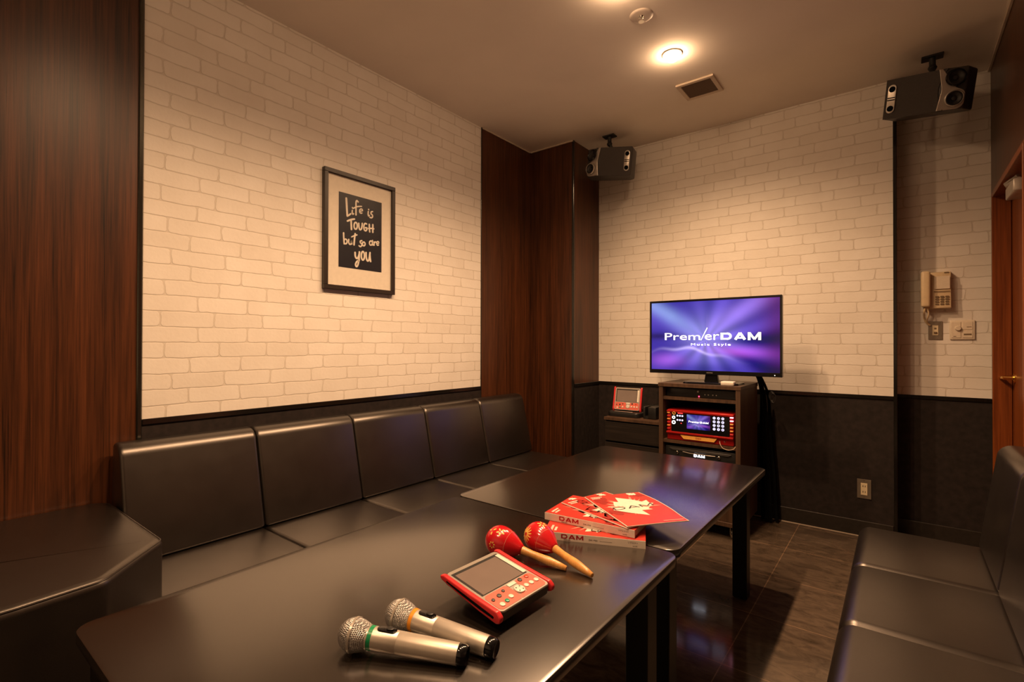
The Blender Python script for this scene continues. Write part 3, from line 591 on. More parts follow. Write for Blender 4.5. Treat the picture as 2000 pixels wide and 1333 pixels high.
# ================================================================== things on the tables
TZ = .55
def mic(label, head, end, band):
    h = Vector(head); e = Vector(end); L = (e-h).length; ax = (e-h)/L
    t = thing('microphone', label, 'microphone', (head[0], head[1], TZ), group='wireless microphones on the near table')
    Mz = frame_M(h, ax.cross(Vector((0, 0, 1))).cross(ax) if False else Vector((0, 0, 1)).cross(ax), Vector((0, 0, 1)).cross(ax).cross(ax)*1)
    # local z must be the axis: build frame by hand
    ex = Vector((0, 0, 1)).cross(ax).normalized(); ey = ax.cross(ex).normalized()
    Mz = Matrix(((ex.x, ey.x, ax.x, h.x), (ex.y, ey.y, ax.y, h.y), (ex.z, ey.z, ax.z, h.z), (0, 0, 0, 1)))
    bm = B(); R = .0290
    prof = [(0, -R)] + [(R*math.sin(a), -R*math.cos(a)) for a in [PI/2*k/8 for k in range(1, 9)]]
    prof += [(R*1.03, .001), (R*1.03, .005), (R*.99, .006), (R*.94, .014), (R*.82, .024), (.0205, .030), (.0, .030)]
    lathe(bm, prof, 40, Mz); obj('grille_head', bm, M_mesh, t, True)
    bm = B(); lathe(bm, [(R*1.0, -.0008), (R*1.06, 0), (R*1.06, .0045), (R*1.0, .0055)], 40, Mz); obj('grille_band', bm, M_silver, t, True)
    bm = B(); lathe(bm, [(0, .030), (.0215, .030), (.0215, .033), (0, .033)], 32, Mz); obj('collar', bm, M_silver, t, True)
    bm = B(); lathe(bm, [(0, .033), (.0208, .033), (.0206, .0405), (0, .0405)], 32, Mz); obj('colour_band', bm, band, t, True)
    b0 = .0405; b1 = L-.014
    bm = B(); lathe(bm, [(0, b0), (.0202, b0), (.0199, .088), (.0197, .0885), (.0199, .089), (.0180, b1), (0, b1)], 40, Mz); body = obj('handle', bm, M_champ, t, True)
    bm = B(); lathe(bm, [(0, b1), (.0172, b1), (.0178, b1+.003), (.0174, b1+.012), (.0150, b1+.0165), (.0138, b1+.0155), (.0, b1+.014)], 32, Mz); obj('end_cap', bm, M_blackg, t, True)
    # switch plate on top: direction up perpendicular to axis
    upv = (Vector((0, 0, 1)) - ax*ax.z).normalized(); sd = ax.cross(upv)
    ms = frame_M(h + ax*.066 + upv*.0192, ax, sd)   # x along axis
    if ms.to_3x3().col[2].dot(upv) < 0: ms = frame_M(h + ax*.066 + upv*.0192, ax, -sd)
    bm = B(); prism(bm, round_poly([(-.020, -.0075), (.018, -.0075), (.018, .0075), (-.020, .0075)], .0074, 6), -.002, .0022, 'z', r=.001, seg=2, M=ms); sw = obj('switch_plate', bm, M_blackg, t, True)
    bm = B(); prism(bm, round_poly([(-.002, -.0055), (.012, -.0055), (.012, .0055), (-.002, .0055)], .0054, 6), .0022, .0055, 'z', r=.0015, seg=2, M=ms); obj('switch', bm, M_black, sw, True)
    return t
mic('silver microphone with green band, nearer the table corner', (1.502, .547, .5810), (1.694, .645, .5685), M_green)
mic('silver microphone with orange band, nearer the red touch tablet', (1.515, .643, .5810), (1.722, .691, .5690), M_orange)

def maraca(label, ball, end, petals):
    b = Vector(ball); e = Vector(end); L = (e-b).length; ax = (e-b)/L
    t = thing('maraca', label, 'maraca', (ball[0], ball[1], TZ), group='red maracas on the near table')
    ex = Vector((0, 0, 1)).cross(ax).normalized(); ey = ax.cross(ex).normalized()
    Mz = Matrix(((ex.x, ey.x, ax.x, b.x), (ex.y, ey.y, ax.y, b.y), (ex.z, ey.z, ax.z, b.z), (0, 0, 0, 1)))
    R = .0398
    def rad(z):
        if z <= 0: return math.sqrt(max(0, 1-(z/.040)**2))*R
        q = z/.070; return .0112 + (R-.0112)*(math.cos(PI/2*min(1, q)**1.05))**1.0 if q < 1 else .0112
    bm = B(); prof = [(0, -.040)] + [(rad(-.040*math.cos(PI/2*k/10)), -.040*math.cos(PI/2*k/10)) for k in range(1, 11)] + [(rad(.070*k/12), .070*k/12) for k in range(1, 13)] + [(0, .0705)]
    lathe(bm, prof, 48, Mz); bulb = obj('gourd', bm, M_red, t, True, 60)
    Lh = L
    bm = B(); lathe(bm, [(0, .069), (.0106, .069), (.0095, .085), (.0088, .10), (.0098, .125), (.0112, .145), (.0108, Lh-.045), (.0088, Lh-.02), (.0062, Lh), (.0050, Lh+.001), (0, Lh+.001)], 24, Mz)
    obj('handle', bm, M_wooden, t, True, 60)
    # painted flowers wrapped on the gourd
    def onsurf(th, z, lift): r = rad(z)+lift; return Mz @ Vector((r*math.cos(th), r*math.sin(th), z))
    bm = B()
    for (th0, z0, n, r1, r2, wd) in petals:
        for k in range(n):
            a = 2*PI*k/n + .2; fs = []
            ring = []
            for q in range(10):
                s = 2*PI*q/10; du = (r1+r2)/2 + (r2-r1)/2*math.cos(s); dv = wd*math.sin(s)
                uu = du*math.cos(a) - dv*math.sin(a); vv = du*math.sin(a) + dv*math.cos(a)
                ring.append(bm.verts.new(onsurf(th0 + uu/max(.02, rad(z0)), z0 + vv, .0007)))
            bm.faces.new(ring)
    obj('painted_flower', bm, M_yellow, bulb, True, 60)
    # incised ring
    bm = B(); zz = .030; tube(bm, [onsurf(2*PI*k/40, zz, 0.0001) for k in range(41)], .0005, 5); obj('painted_line', bm, M_coverl, bulb, True)
    return t
def upang(ball, end, target):
    b = Vector(ball); e = Vector(end); ax = (e-b).normalized(); ex = Vector((0, 0, 1)).cross(ax).normalized(); ey = ax.cross(ex).normalized(); d = Vector(target)-b
    return math.atan2(d.dot(ey), d.dot(ex))
CAMP = (2.3, 0, 1.12)
m1b, m1e = (1.447, 1.040, .5885), (1.638, 1.070, .5562); m2b, m2e = (1.512, 1.128, .5885), (1.708, 1.076, .5570)
a1 = upang(m1b, m1e, CAMP); a2 = upang(m2b, m2e, CAMP)
maraca('red maraca with star flower and dotted flower, beside the red touch tablet', m1b, m1e, [(a1-.55, .008, 5, .003, .012, .0022), (a1+.45, -.002, 7, .0045, .0095, .0018), (a1-.45, -.016, 3, .003, .012, .0022)])
maraca('red maraca with large yellow daisy, nearer the song books', m2b, m2e, [(a2+.35, -.011, 14, .004, .022, .0018), (a2-.95, .008, 6, .003, .014, .0022)])

# ---- touch tablet (remote) ----
def tablet(name, label, M, W, Hh, root_loc, onlabel=None):
    """tablet with local x right, y up, z out of the face; face centre at the origin"""
    t = thing(name, label, 'remote control', root_loc)
    g = lambda bm: place(bm, M)
    hw, hh, th = W/2, Hh/2, .030
    bm = B(); prism(bm, round_poly([(-hw+.006, -hh), (hw-.006, -hh), (hw-.006, hh), (-hw+.006, hh)], .010, 5), -.0225, 0, 'z', r=.003, seg=3); g(bm); obj('casing', bm, M_casing, t, True); bm = B(); prism(bm, round_poly([(-hw+.006, -hh+.002), (hw-.006, -hh+.002), (hw-.006, hh-.002), (-hw+.006, hh-.002)], .010, 5), -.0008, .0006, 'z', r=.0005, seg=1); g(bm); obj('face_plate', bm, M_silver, t, True, label='silver rim around the screen')
    bm = B(); prism(bm, round_poly([(-hw*.62, -hh*.35), (hw*.62, -hh*.35), (hw*.62, hh*.72), (-hw*.62, hh*.72)], .02, 5), -.0445, -.021, 'z', r=.008, seg=3); g(bm)
    if onlabel is None: obj('battery_hump', bm, M_black, t, True)
    else: bm.free()
    for s in (-1, 1):
        # curved red side bumper: outline in y-z, extruded along x
        pl = [(-hh-.006, -.016), (-hh-.006, -.004), (-hh+.006, .0038), (0, .0022), (hh-.006, .0038), (hh+.006, -.001), (hh*.98, -.0085), (hh*.3, -.0150), (-hh*.4, -.0190), (-hh*.95, -.0205)]
        pl = round_poly(pl, .008, 4); x0 = s*(hw-.006); x1 = s*(hw+.006)
        bm = B(); prism(bm, pl, min(x0, x1), max(x0, x1), 'x', r=.003, seg=3); g(bm); bp = obj('side_bumper', bm, M_redp, t, True)
        bm = B(); sl = round_poly([(-hh*.88, -.0125), (-hh*.88, -.0075), (hh*.78, -.0022), (hh*.78, -.0052), (hh*.2, -.0095), (-hh*.4, -.0125)], .002, 3)
        xs = s*(hw+.0062); prism(bm, sl, min(xs, xs+s*.0006), max(xs, xs+s*.0006), 'x'); g(bm); obj('grip_slot', bm, M_hole, bp, True)
    bm = B(); box(bm, -hw*.86, hw*.84, -hh*.28, hh*.86, 0, .0012, .0004, 1); g(bm); bz = obj('screen_bezel', bm, M_black, t, True)
    bm = B(); box(bm, -hw*.80, hw*.70, -hh*.26, hh*.76, .0012, .0016); g(bm); obj('screen', bm, M_glass_off, t, True, label='unlit grey touch screen')
    bm = B(); box(bm, hw*.73, hw*.86, -hh*.24, hh*.80, .0013, .0022); g(bm); obj('label_strip', bm, M_white, t, True)
    bm = B()
    prism(bm, round_poly([(-hw*.88, -hh*.93), (-hw*.06, -hh*.93), (-hw*.06, -hh*.32), (-hw*.88, -hh*.32)], .010, 4), 0, .0012, 'z')
    prism(bm, round_poly([(hw*.24, -hh*.93), (hw*.88, -hh*.93), (hw*.88, -hh*.32), (hw*.24, -hh*.32)], .010, 4), 0, .0012, 'z')
    box(bm, -hw*.1, hw*.3, -hh*.93, -hh*.80, 0, .0011); g(bm); obj('key_panel', bm, M_pink, t, True)
    def key(x, y, r, m, e=.0032): bm = B(); disc(bm, x*hw, y*hh, r, .001, e, 20, bev=.0008); g(bm); return obj('key', bm, m, t, True)
    for x, y, m, r in ((-.70, -.80, M_white, .0062), (-.50, -.77, M_greenk, .0052), (-.30, -.72, M_white, .0058), (-.76, -.55, M_greyd, .0042), (-.52, -.52, M_greyd, .0055), (-.30, -.45, M_greyd, .004),
                       (.36, -.66, M_white, .0058), (.56, -.66, M_white, .0058), (.76, -.66, M_white, .0058), (.40, -.40, M_greyd, .0055), (.66, -.40, M_redk, .0055)): key(x, y, r, m)
    dp = key(.09, -.66, .0125, M_white, .004)
    bm = B()
    for a in range(4): disc(bm, .09*hw+.0078*math.cos(PI/4+a*PI/2), -.66*hh+.0078*math.sin(PI/4+a*PI/2), .0018, .0038, .0044, 8)
    g(bm); obj('arrow_marks', bm, M_greyd, dp, True)
    bm = B(); box(bm, -hw*.05, hw*.23, -hh*.44, -hh*.33, .001, .002); g(bm); obj('plate', bm, M_white, t, True)
    bm = B(); box(bm, -hw*.62, -hw*.18, hh*.985, hh*1.03, -.010, -.006); box(bm, -hw*.12, hw*.50, hh*.985, hh*1.03, -.010, -.006); g(bm); obj('top_slot', bm, M_hole, t, True)
    return t
Lc, Tc, Bc, Rc = Vector((1.506, .772, .613)), Vector((1.520, .948, .613)), Vector((1.680, .756, .586)), Vector((1.682, .925, .586))
ctr = (Lc+Tc+Bc+Rc)/4; exv = ((Tc-Lc)+(Rc-Bc)); eyv = ((Lc-Bc)+(Tc-Rc))
W_ = ((Tc-Lc).length+(Rc-Bc).length)/2; H_ = ((Lc-Bc).length+(Tc-Rc).length)/2
tablet('remote_tablet', 'red and grey touch-screen remote tablet lying on the table by the microphones', frame_M(ctr, exv, eyv), W_, H_, (ctr.x, ctr.y, TZ))

# ---- song books
leafpts = [(.02,-1),(.045,-.52),(.46,-.60),(.38,-.46),(.88,-.12),(.76,-.05),(.86,.26),(.60,.19),(.54,.32),(.24,-.02),(.36,.62),(.20,.52),(0,1.0)]
leafpts = leafpts + [(-x, y) for x, y in reversed(leafpts[1:-1])]
def cover_parts(t, M, L, D, seed, z, warp=None):
    """red cover with a white maple leaf, portrait: spine at the left, top of the page at the spine's start"""
    rnd = random.Random(seed); P = Matrix(((0, -1, 0, L), (1, 0, 0, 0), (0, 0, 1, 0), (0, 0, 0, 1)))
    def put(nm, bm, m, sub=False):
        place(bm, P)
        if warp:
            if sub: bmesh.ops.subdivide_edges(bm, edges=bm.edges, cuts=3, use_grid_fill=True)
            warp(bm)
        place(bm, M); obj(nm, bm, m, t, True, 0)
    def leaf(bm, cx, cy, s, a, sx, zz):
        poly = [(min(D*.97, max(.006, cx+s*(px*sx*math.cos(a)-py*math.sin(a)))), min(L*.985, max(.006, cy+s*(px*sx*math.sin(a)+py*math.cos(a))))) for px, py in leafpts]
        if len(set(poly)) == len(poly): bm.faces.new([bm.verts.new((p[0], p[1], z+zz)) for p in poly])
    bm = B()
    for k in range(8): leaf(bm, rnd.uniform(.12, .88)*D, rnd.uniform(.1, .9)*L, rnd.uniform(.020, .040), rnd.uniform(0, 6.3), 1.2, .0003+k*.00001)
    bmesh.ops.triangulate(bm, faces=bm.faces); put('dark_leaf_print', bm, M_coverd, True)
    bm = B()
    for k in range(18):   # long pale blades behind the big leaf
        a = rnd.uniform(0, 2*PI); r0, r1 = .02, rnd.uniform(.06, .095); cx, cy = D*.5, L*.52; ww = rnd.uniform(.003, .008); c_, s_ = math.cos(a), math.sin(a)
        pts = [(cx+c_*r0, cy+s_*r0*1.2), (cx+c_*(r0+r1)/2-s_*ww, cy+s_*(r0+r1)*.6+c_*ww), (cx+c_*r1, cy+s_*r1*1.25), (cx+c_*(r0+r1)/2+s_*ww, cy+s_*(r0+r1)*.6-c_*ww)]
        bm.faces.new([bm.verts.new((min(D*.97, max(.006, p[0])), p[1], z+.00045+k*.00001)) for p in pts])
    bmesh.ops.triangulate(bm, faces=bm.faces); put('pale_leaf_print', bm, M_coverl, True)
    bm = B(); leaf(bm, D*.5, L*.54, .092, .1, .95, .0006); leaf(bm, D*.80, L*.93, .020, 2.2, 1, .0006); bmesh.ops.triangulate(bm, faces=bm.faces); put('white_leaf_print', bm, M_paper, True)
    bm = letters('DAM', .022, .040, .17, .30); place(bm, T(D*.5-.069, L*.50-.011, z+.0009)); put('cover_title', bm, M_ink)
    bm = B()
    for i, wv in enumerate((.046, .034)):
        for q in range(int(wv/.006)): box(bm, .014+q*.006, .0182+q*.006, L-.022-i*.012, L-.015-i*.012, z+.0003, z+.0006)
    put('corner_caption', bm, M_paper)
    bm = B(); box(bm, D*.62, D*.95, .010, .015, z+.0003, z+.0006); put('foot_strip', bm, M_coverl)
def book(label, L0, R0, z0, th, seed, code):
    L0 = Vector(L0 + (0,)); R0 = Vector(R0 + (0,)); ex = (R0-L0).normalized(); L = .288; D = .207; O = R0 - ex*L
    M = frame_M((O.x, O.y, 0), ex, Vector((-ex.y, ex.x, 0)))
    t = thing('song_book', label, 'book', (O.x + ex.x*L/2, O.y + ex.y*L/2, z0), group='thick song books')
    bm = B(); box(bm, .002, L-.002, .002, D-.003, z0+.0012, z0+th-.0012); place(bm, M); obj('pages', bm, M_pages, t, True, 0)
    bm = B(); box(bm, 0, L, 0, D, z0+th-.0011, z0+th); place(bm, M); obj('front_cover', bm, M_cover, t, True, 0)
    bm = B(); box(bm, 0, L, 0, D, z0, z0+.0011); place(bm, M); obj('back_cover', bm, M_cover, t, True, 0)
    bm = B(); box(bm, 0, L, -.0014, .0018, z0, z0+th); place(bm, M); sp = obj('spine', bm, M_paper, t, True, 0, label='white spine printed DAM SERIES')
    ms = M @ frame_M((0, -.0014, z0), (1, 0, 0), (0, 0, 1))
    bm = letters('DAM', .0122, .0190, .27, .24); place(bm, ms @ T(L*.175, th*.30, .0002)); obj('spine_title', bm, M_inkr, sp, True, 0)
    bm = merge(place(text_bm('SERIES', .0045, 1.6, 0, .0001), T(L*.235, th*.13, .0002)), place(text_bm(code, .0062, 1.25, 0, .0001), T(L*.495, th*.42, .0002)), place(text_bm('リクエスト', .0058, 1.0, 0, .0001), T(L*.88, th*.62, .0002)), place(text_bm('vol.52', .0045, 1.2, 0, .0001), T(L*.90, th*.22, .0002)))
    box(bm, L*.56, L*.68, th*.38, th*.405, .0001, .0003); place(bm, ms); obj('spine_print', bm, M_ink, sp, True, 0)
    cover_parts(t, M, L, D, seed, z0+th); return M
book('thick red and white song book at the bottom of the pile', (1.512, 1.224), (1.741, 1.322), TZ, .0215, 3, 'DK-700')
book('thick red and white song book second from the bottom, under the fanned magazines', (1.425, 1.292), (1.709, 1.322), TZ+.0225, .0215, 5, 'DK-700')
def magazine(label, L0, R0, z0, th, seed, curl):
    L0 = Vector(L0 + (0,)); R0 = Vector(R0 + (0,)); ex = (R0-L0).normalized(); L = .282; D = .207; O = L0
    M = frame_M((O.x, O.y, 0), ex, Vector((-ex.y, ex.x, 0)))
    t = thing('song_magazine', label, 'magazine', (O.x + ex.x*L/2, O.y + ex.y*L/2, z0), group='thin song magazines fanned on the books')
    def warp(bm):
        for v in bm.verts:
            u = v.co.x/L; w_ = v.co.y/D; v.co.z += curl*(.0055*(w_**2)*math.sin(PI*min(1, max(0, u*1.15))) + .004*w_*max(0, .25-u)*4*0 - .004*w_*w_*max(0, u-.7)/.3)
        return bm
    def grid(zb, zt, x0, x1, y0, y1, nx=24, ny=12):
        bm = B(); top = [[bm.verts.new((x0+(x1-x0)*i/nx, y0+(y1-y0)*j/ny, zt)) for j in range(ny+1)] for i in range(nx+1)]; bot = [[bm.verts.new((x0+(x1-x0)*i/nx, y0+(y1-y0)*j/ny, zb)) for j in range(ny+1)] for i in range(nx+1)]
        for i in range(nx):
            for j in range(ny): bm.faces.new((top[i][j], top[i+1][j], top[i+1][j+1], top[i][j+1])); bm.faces.new((bot[i][j], bot[i][j+1], bot[i+1][j+1], bot[i+1][j]))
        for i in range(nx): bm.faces.new((bot[i][0], bot[i+1][0], top[i+1][0], top[i][0])); bm.faces.new((bot[i][ny], top[i][ny], top[i+1][ny], bot[i+1][ny]))
        for j in range(ny): bm.faces.new((bot[0][j], top[0][j], top[0][j+1], bot[0][j+1])); bm.faces.new((bot[nx][j], bot[nx][j+1], top[nx][j+1], top[nx][j]))
        return bm
    bm = warp(grid(z0, z0+th-.0005, 0, L, 0, D)); place(bm, M); obj('pages', bm, M_paper, t, True)
    bm = warp(grid(z0+th-.0005, z0+th, .0015, L-.0015, .002, D-.003)); place(bm, M); obj('front_cover', bm, M_cover, t, True)
    cover_parts(t, M, L, D, seed, z0+th, warp)
magazine('red song magazine under the top one in the fanned pile', (1.419, 1.393), (1.692, 1.314), TZ+.0456, .0030, 8, 0)
magazine('topmost red song magazine of the pile, overhanging to the right', (1.458, 1.478), (1.681, 1.321), TZ+.0500, .0030, 12, 1)

# ================================================================== equipment rack
RX0, RX1, RY0, RY1 = 1.117, 1.592, 3.00, 3.42; RT = .884
t = thing('equipment_rack', 'dark wooden rolling equipment rack carrying the television', 'rack', ((RX0+RX1)/2, (RY0+RY1)/2, 0))
bm = B(); box(bm, RX0-.004, RX1+.004, RY0-.004, RY1, RT-.022, RT, .001, 1); obj('top_board', bm, M_rack, t, True)
for x in (RX0, RX1-.026): bm = B(); box(bm, x, x+.026, RY0, RY1, .075, RT-.022, .001, 1); obj('side_panel', bm, M_rack, t, True)
for z in (.792, .527, .30): bm = B(); box(bm, RX0+.026, RX1-.026, RY0+.008, RY1-.01, z-.009, z+.009); obj('shelf', bm, M_rack, t, True)
bm = B(); box(bm, RX0+.026, RX1-.026, RY0+.002, RY1-.01, .075, .100, .001, 1); obj('bottom_board', bm, M_rack, t, True)
bm = B(); box(bm, RX0+.026, RX1-.026, RY1-.009, RY1-.002, .10, RT-.022); obj('back_panel', bm, M_hole, t, True)
bm = B(); box(bm, RX0+.026, RX1-.026, RY0+.012, RY0+.022, .102, .289); obj('lower_door', bm, M_rack, t, True)
for cx in (RX0+.05, RX1-.05):
    for cy in (RY0+.05, RY1-.05):
        bm = B(); lathe(bm, [(0, -.011), (.022, -.011), (.026, -.006), (.026, .006), (.022, .011), (0, .011)], 24, T(cx, cy, .026) @ RY(PI/2)); box(bm, cx-.016, cx-.013, cy-.012, cy+.02, .02, .072); box(bm, cx+.013, cx+.016, cy-.012, cy+.02, .02, .072); box(bm, cx-.025, cx+.025, cy-.025, cy+.025, .0705, .075)
        obj('caster', bm, M_chrome, t, True)
# amplifier in the top slot
t = thing('tuner_box', 'flat black tuner with red indicator in the top slot of the rack', 'tuner', (1.355, 3.2, .801))
bm = B(); box(bm, 1.150, 1.560, 3.045, 3.36, .802, .853, .003, 2); cs = obj('casing', bm, M_black, t, True)
bm = B(); box(bm, 1.346, 1.352, 3.0425, 3.045, .806, .812); obj('indicator', bm, M_redled, t, True, label='red indicator light')
bm = B(); lathe(bm, [(0, 0), (.006, 0), (.006, .006), (0, .006)], 16, T(1.344, 3.045, .838) @ RX(PI/2)); obj('knob', bm, M_silver, t, True)
for x in (1.385, 1.405, 1.43, 1.45): bm = B(); lathe(bm, [(0, 0), (.0035, 0), (.0035, .006), (0, .006)], 12, T(x, 3.045, .822) @ RX(PI/2)); obj('jack', bm, M_silver, t, True)

# picture for the screens: streaks radiating from a point
def picture(nx, ny):
    import numpy as np
    rs = np.random.RandomState(4); out = []
    ang = rs.rand(40)*6.28; amp = rs.rand(40); fr = rs.randint(2, 16, 40); ph = rs.rand(40)*6.28
    for j in range(ny+1):
        for i in range(nx+1):
            u = i/nx; v = j/ny
            dx = (u-.46)*1.78; dy = v-.44; r = math.hypot(dx, dy); a = math.atan2(dy*1.15, dx)
            s = sum(amp[k]*math.cos(fr[k]*a+ph[k]+r*2.2*math.sin(ph[k])) for k in range(40))/6.5
            glow = math.exp(-r*r*7)
            b = .16+.10*s
            R = .050+.085*s; G = .030+.050*s; Bc = .40+.27*s
            R += .20*glow; G += .18*glow; Bc += .32*glow
            # cyan grey beam at the upper left
            q = math.exp(-((dy-(-dx)*.62-.03)/.13)**2)*(1 if dx < 0 else 0)*min(1, r*1.6); R += .17*q; G += .27*q; Bc += .32*q
            # violet beam at the upper right
            q = math.exp(-((dy-dx*.62-.10)/.16)**2)*(1 if dx > 0 else 0)*min(1, r*1.8); R += .24*q; G += .14*q; Bc += .42*q
            # magenta band low right and low left
            q = math.exp(-((v-.30+.05*dx)/.07)**2)*math.exp(-((u-.72)/.22)**2); R += .34*q; G += .04*q; Bc += .35*q
            q = math.exp(-((v-.14)/.10)**2)*math.exp(-((u-.14)/.14)**2); R += .26*q; G += .05*q; Bc += .24*q
            # white-ish ripple
            q = math.exp(-((v-.22-.10*math.sin(u*5+.4)-.02*math.sin(u*23))/.022)**2)*math.exp(-((u-.34)/.22)**2); R += .40*q; G += .34*q; Bc += .45*q
            q = math.exp(-((v-.50)/.05)**2)*math.exp(-((u-.05)/.14)**2); R *= 1-.7*q; G *= 1-.7*q; Bc *= 1-.6*q
            q = math.exp(-((u-1.0)/.14)**2); R = R*(1-.4*q)+.03*q; G = G*(1-.75*q); Bc = Bc*(1-.62*q)
            q = math.exp(-((v-.02)/.09)**2)*(1 if u > .3 else u/.3); R *= 1-.45*q; G *= 1-.4*q; Bc *= 1-.25*q
            out.append((max(.004, R), max(.004, G), max(.02, Bc), 1))
    return out
def screen(name, x0, x1, y, z0, z1, nx, ny, m, parent):
    bm = B(); vs = [[bm.verts.new((x0+(x1-x0)*i/nx, y, z0+(z1-z0)*j/ny)) for i in range(nx+1)] for j in range(ny+1)]
    for j in range(ny):
        for i in range(nx): bm.faces.new((vs[j][i], vs[j][i+1], vs[j+1][i+1], vs[j+1][i]))
    bm.verts.index_update(); o = obj(name, bm, m, parent, True, 0)
    at = o.data.color_attributes.new('picture', 'FLOAT_COLOR', 'POINT'); cols = picture(nx, ny)
    at.data.foreach_set('color', [c for q in cols for c in q]); return o
# ---- television
TY = 3.086
t = thing('television', 'flat television showing a purple title screen on top of the rack', 'television', (1.407, 3.12, RT))
bm = B(); box(bm, 1.025, 1.789, TY+.0005, TY+.030, .940, 1.399, .003, 2); box(bm, 1.12, 1.69, TY+.028, TY+.060, .97, 1.30, .012, 2); obj('housing', bm, M_blackg, t, True)
bm = B()
for a in ((1.025, 1.789, 1.387, 1.400), (1.025, 1.789, .940, .964), (1.025, 1.0365, .964, 1.387), (1.7775, 1.789, .964, 1.387)): box(bm, a[0], a[1], TY-.006, TY+.002, a[2], a[3], .001, 1)
bz = obj('bezel', bm, M_blackg, t, True)
bm = B(); box(bm, 1.382, 1.418, TY-.0068, TY-.006, .950, .954); obj('badge', bm, M_grey, bz, True)
bm = B(); disc(bm, 1.752, .950, .0022, 0, .0006, 10, M=frame_M((0, TY-.006, 0), (1, 0, 0), (0, 0, 1))); obj('power_light', bm, mat('warm_indicator', (1, .9, .7), .4, emis=3, ecol=(1, .85, .6, 1)), bz, True)
sc = screen('screen', 1.0365, 1.7775, TY-.0005, .964, 1.387, 190, 106, M_screen, t)
# title lettering on the screen
def wtext(txt, size, sx, bold, x, z, y, m, parent, name, align='LEFT', space=1, depth=.0002):
    bm = text_bm(txt, size, sx, bold, depth, align, space=space); place(bm, frame_M((x, y, z), (1, 0, 0), (0, 0, 1))); return obj(name, bm, m, parent, True, 0)
sy = TY-.0011
def fit(bm, x0, x1, z0, z1, y):
    xs = [v.co.x for v in bm.verts]; ys = [v.co.y for v in bm.verts]; sx = (x1-x0)/(max(xs)-min(xs)); sz = (z1-z0)/(max(ys)-min(ys))
    place(bm, frame_M((x0, y, z0), (1, 0, 0), (0, 0, 1)) @ Matrix.Diagonal((sx, sz, 1, 1)) @ T(-min(xs), -min(ys), 0)); return bm
def pxz(u): return 1.0365 + (u-203)/(1722-203)*.741   # crop column -> screen x (corrected for perspective below)
def px2x(u):
    a, b = 1270., 1528.; d0, d1 = 3.217, 2.747   # depths at the two ends
    s = ((u-a)/(b-a)); w_ = s*d0/(s*d0+(1-s)*d1) if False else s*d0/(d1+(d0-d1)*s); return 1.025 + .764*w_
xP0, xP1 = px2x(1240+358/6.06), px2x(1240+775/6.06); xE0, xE1 = px2x(1240+828/6.06), px2x(1240+1000/6.06); xD0, xD1 = px2x(1240+1015/6.06), px2x(1240+1493/6.06)
b1 = fit(text_bm('Prem', .05, 1, 0, .0002), xP0, xP1, 1.150, 1.194, sy); b2 = fit(text_bm('er', .05, 1, 0, .0002), xE0, xE1, 1.150, 1.184, sy)
bm = merge(b1, b2); obj('title_text', bm, M_lw, sc, True, 0)
bm = B(); ribbon(bm, [(px2x(1240+785/6.06), 1.150), (px2x(1240+856/6.06), 1.222)], .0042, 0, .0003, frame_M((0, sy, 0), (1, 0, 0), (0, 0, 1))); obj('title_slash', bm, M_lw, sc, True, 0)
b1 = fit(letters('DA', .046, .066), xD0, xD0+(xD1-xD0)*.64, 1.148, 1.194, sy); obj('title_text', b1, M_lw, sc, True, 0)
b1 = fit(letters('M', .046, .066), xD0+(xD1-xD0)*.685, xD1, 1.148, 1.194, sy); obj('title_text', b1, M_lg, sc, True, 0)
b1 = fit(text_bm('Music Style', .02, 1, 0, .0002, space=1.25), px2x(1240+665/6.06), px2x(1240+1135/6.06), 1.112, 1.130, sy); obj('subtitle_text', b1, M_lw, sc, True, 0)
bm = B(); prism(bm, [(1.365, .895), (1.448, .895), (1.440, .945), (1.373, .945)], TY+.004, TY+.03, 'y', r=.002, seg=1); obj('stand_neck', bm, M_blackg, t, True)
bm = B(); prism(bm, round_poly([(1.245, 3.03), (1.57, 3.03), (1.57, 3.23), (1.245, 3.23)], .04, 6), RT, RT+.012, 'z', r=.005, seg=3, r0=0); obj('stand_base', bm, M_blackg, t, True)
t = thing('receiver_box', 'small white box on the rack under the television corner', 'box', (1.515, 3.048, RT))
bm = B(); box(bm, -.036, .036, -.028, .028, .0005, .0240, .005, 3); obj('lid', bm, M_white, t)
bm = B(); box(bm, -.033, .033, -.0286, -.0278, .010, .0110); obj('seam', bm, M_grey, t)

# ---- karaoke machine
t = thing('karaoke_machine', 'red karaoke machine with lit display and keypad in the rack', 'karaoke machine', (1.36, 3.2, .536))
KX0, KX1, KZ0, KZ1, KY = 1.163, 1.553, .5375, .722, 3.012
bm = B(); box(bm, KX0, KX1, KY+.006, 3.36, KZ0, KZ1, .006, 2); obj('housing', bm, M_redb, t, True)
bm = B(); prism(bm, round_poly([(KX0+.028, KZ0+.052), (KX1-.022, KZ0+.052), (KX1-.022, KZ1-.018), (KX0+.028, KZ1-.018)], .006, 3), KY, KY+.008, 'y', r=.001, seg=1); fp = obj('control_panel', bm, M_blackg, t, True)
bm = B(); box(bm, KX0, KX1, KY-.010, KY+.008, KZ0+.040, KZ0+.052, .003, 2); box(bm, KX0, KX1, KY-.004, KY+.008, KZ1-.016, KZ1-.004, .003, 2); obj('trim_rail', bm, M_redb, t, True)
s2 = screen('display', 1.287, 1.424, KY-.0012, .614, .700, 60, 34, M_screen2, fp)
bm = merge(fit(text_bm('Premier', .02, 1, 0, .0002), 1.298, 1.362, .652, .664, KY-.0018), fit(letters('DAM', .02, .03), 1.365, 1.414, .652, .664, KY-.0018)); obj('display_title', bm, M_lw, s2, True, 0)
fm = frame_M((0, KY, 0), (1, 0, 0), (0, 0, 1))
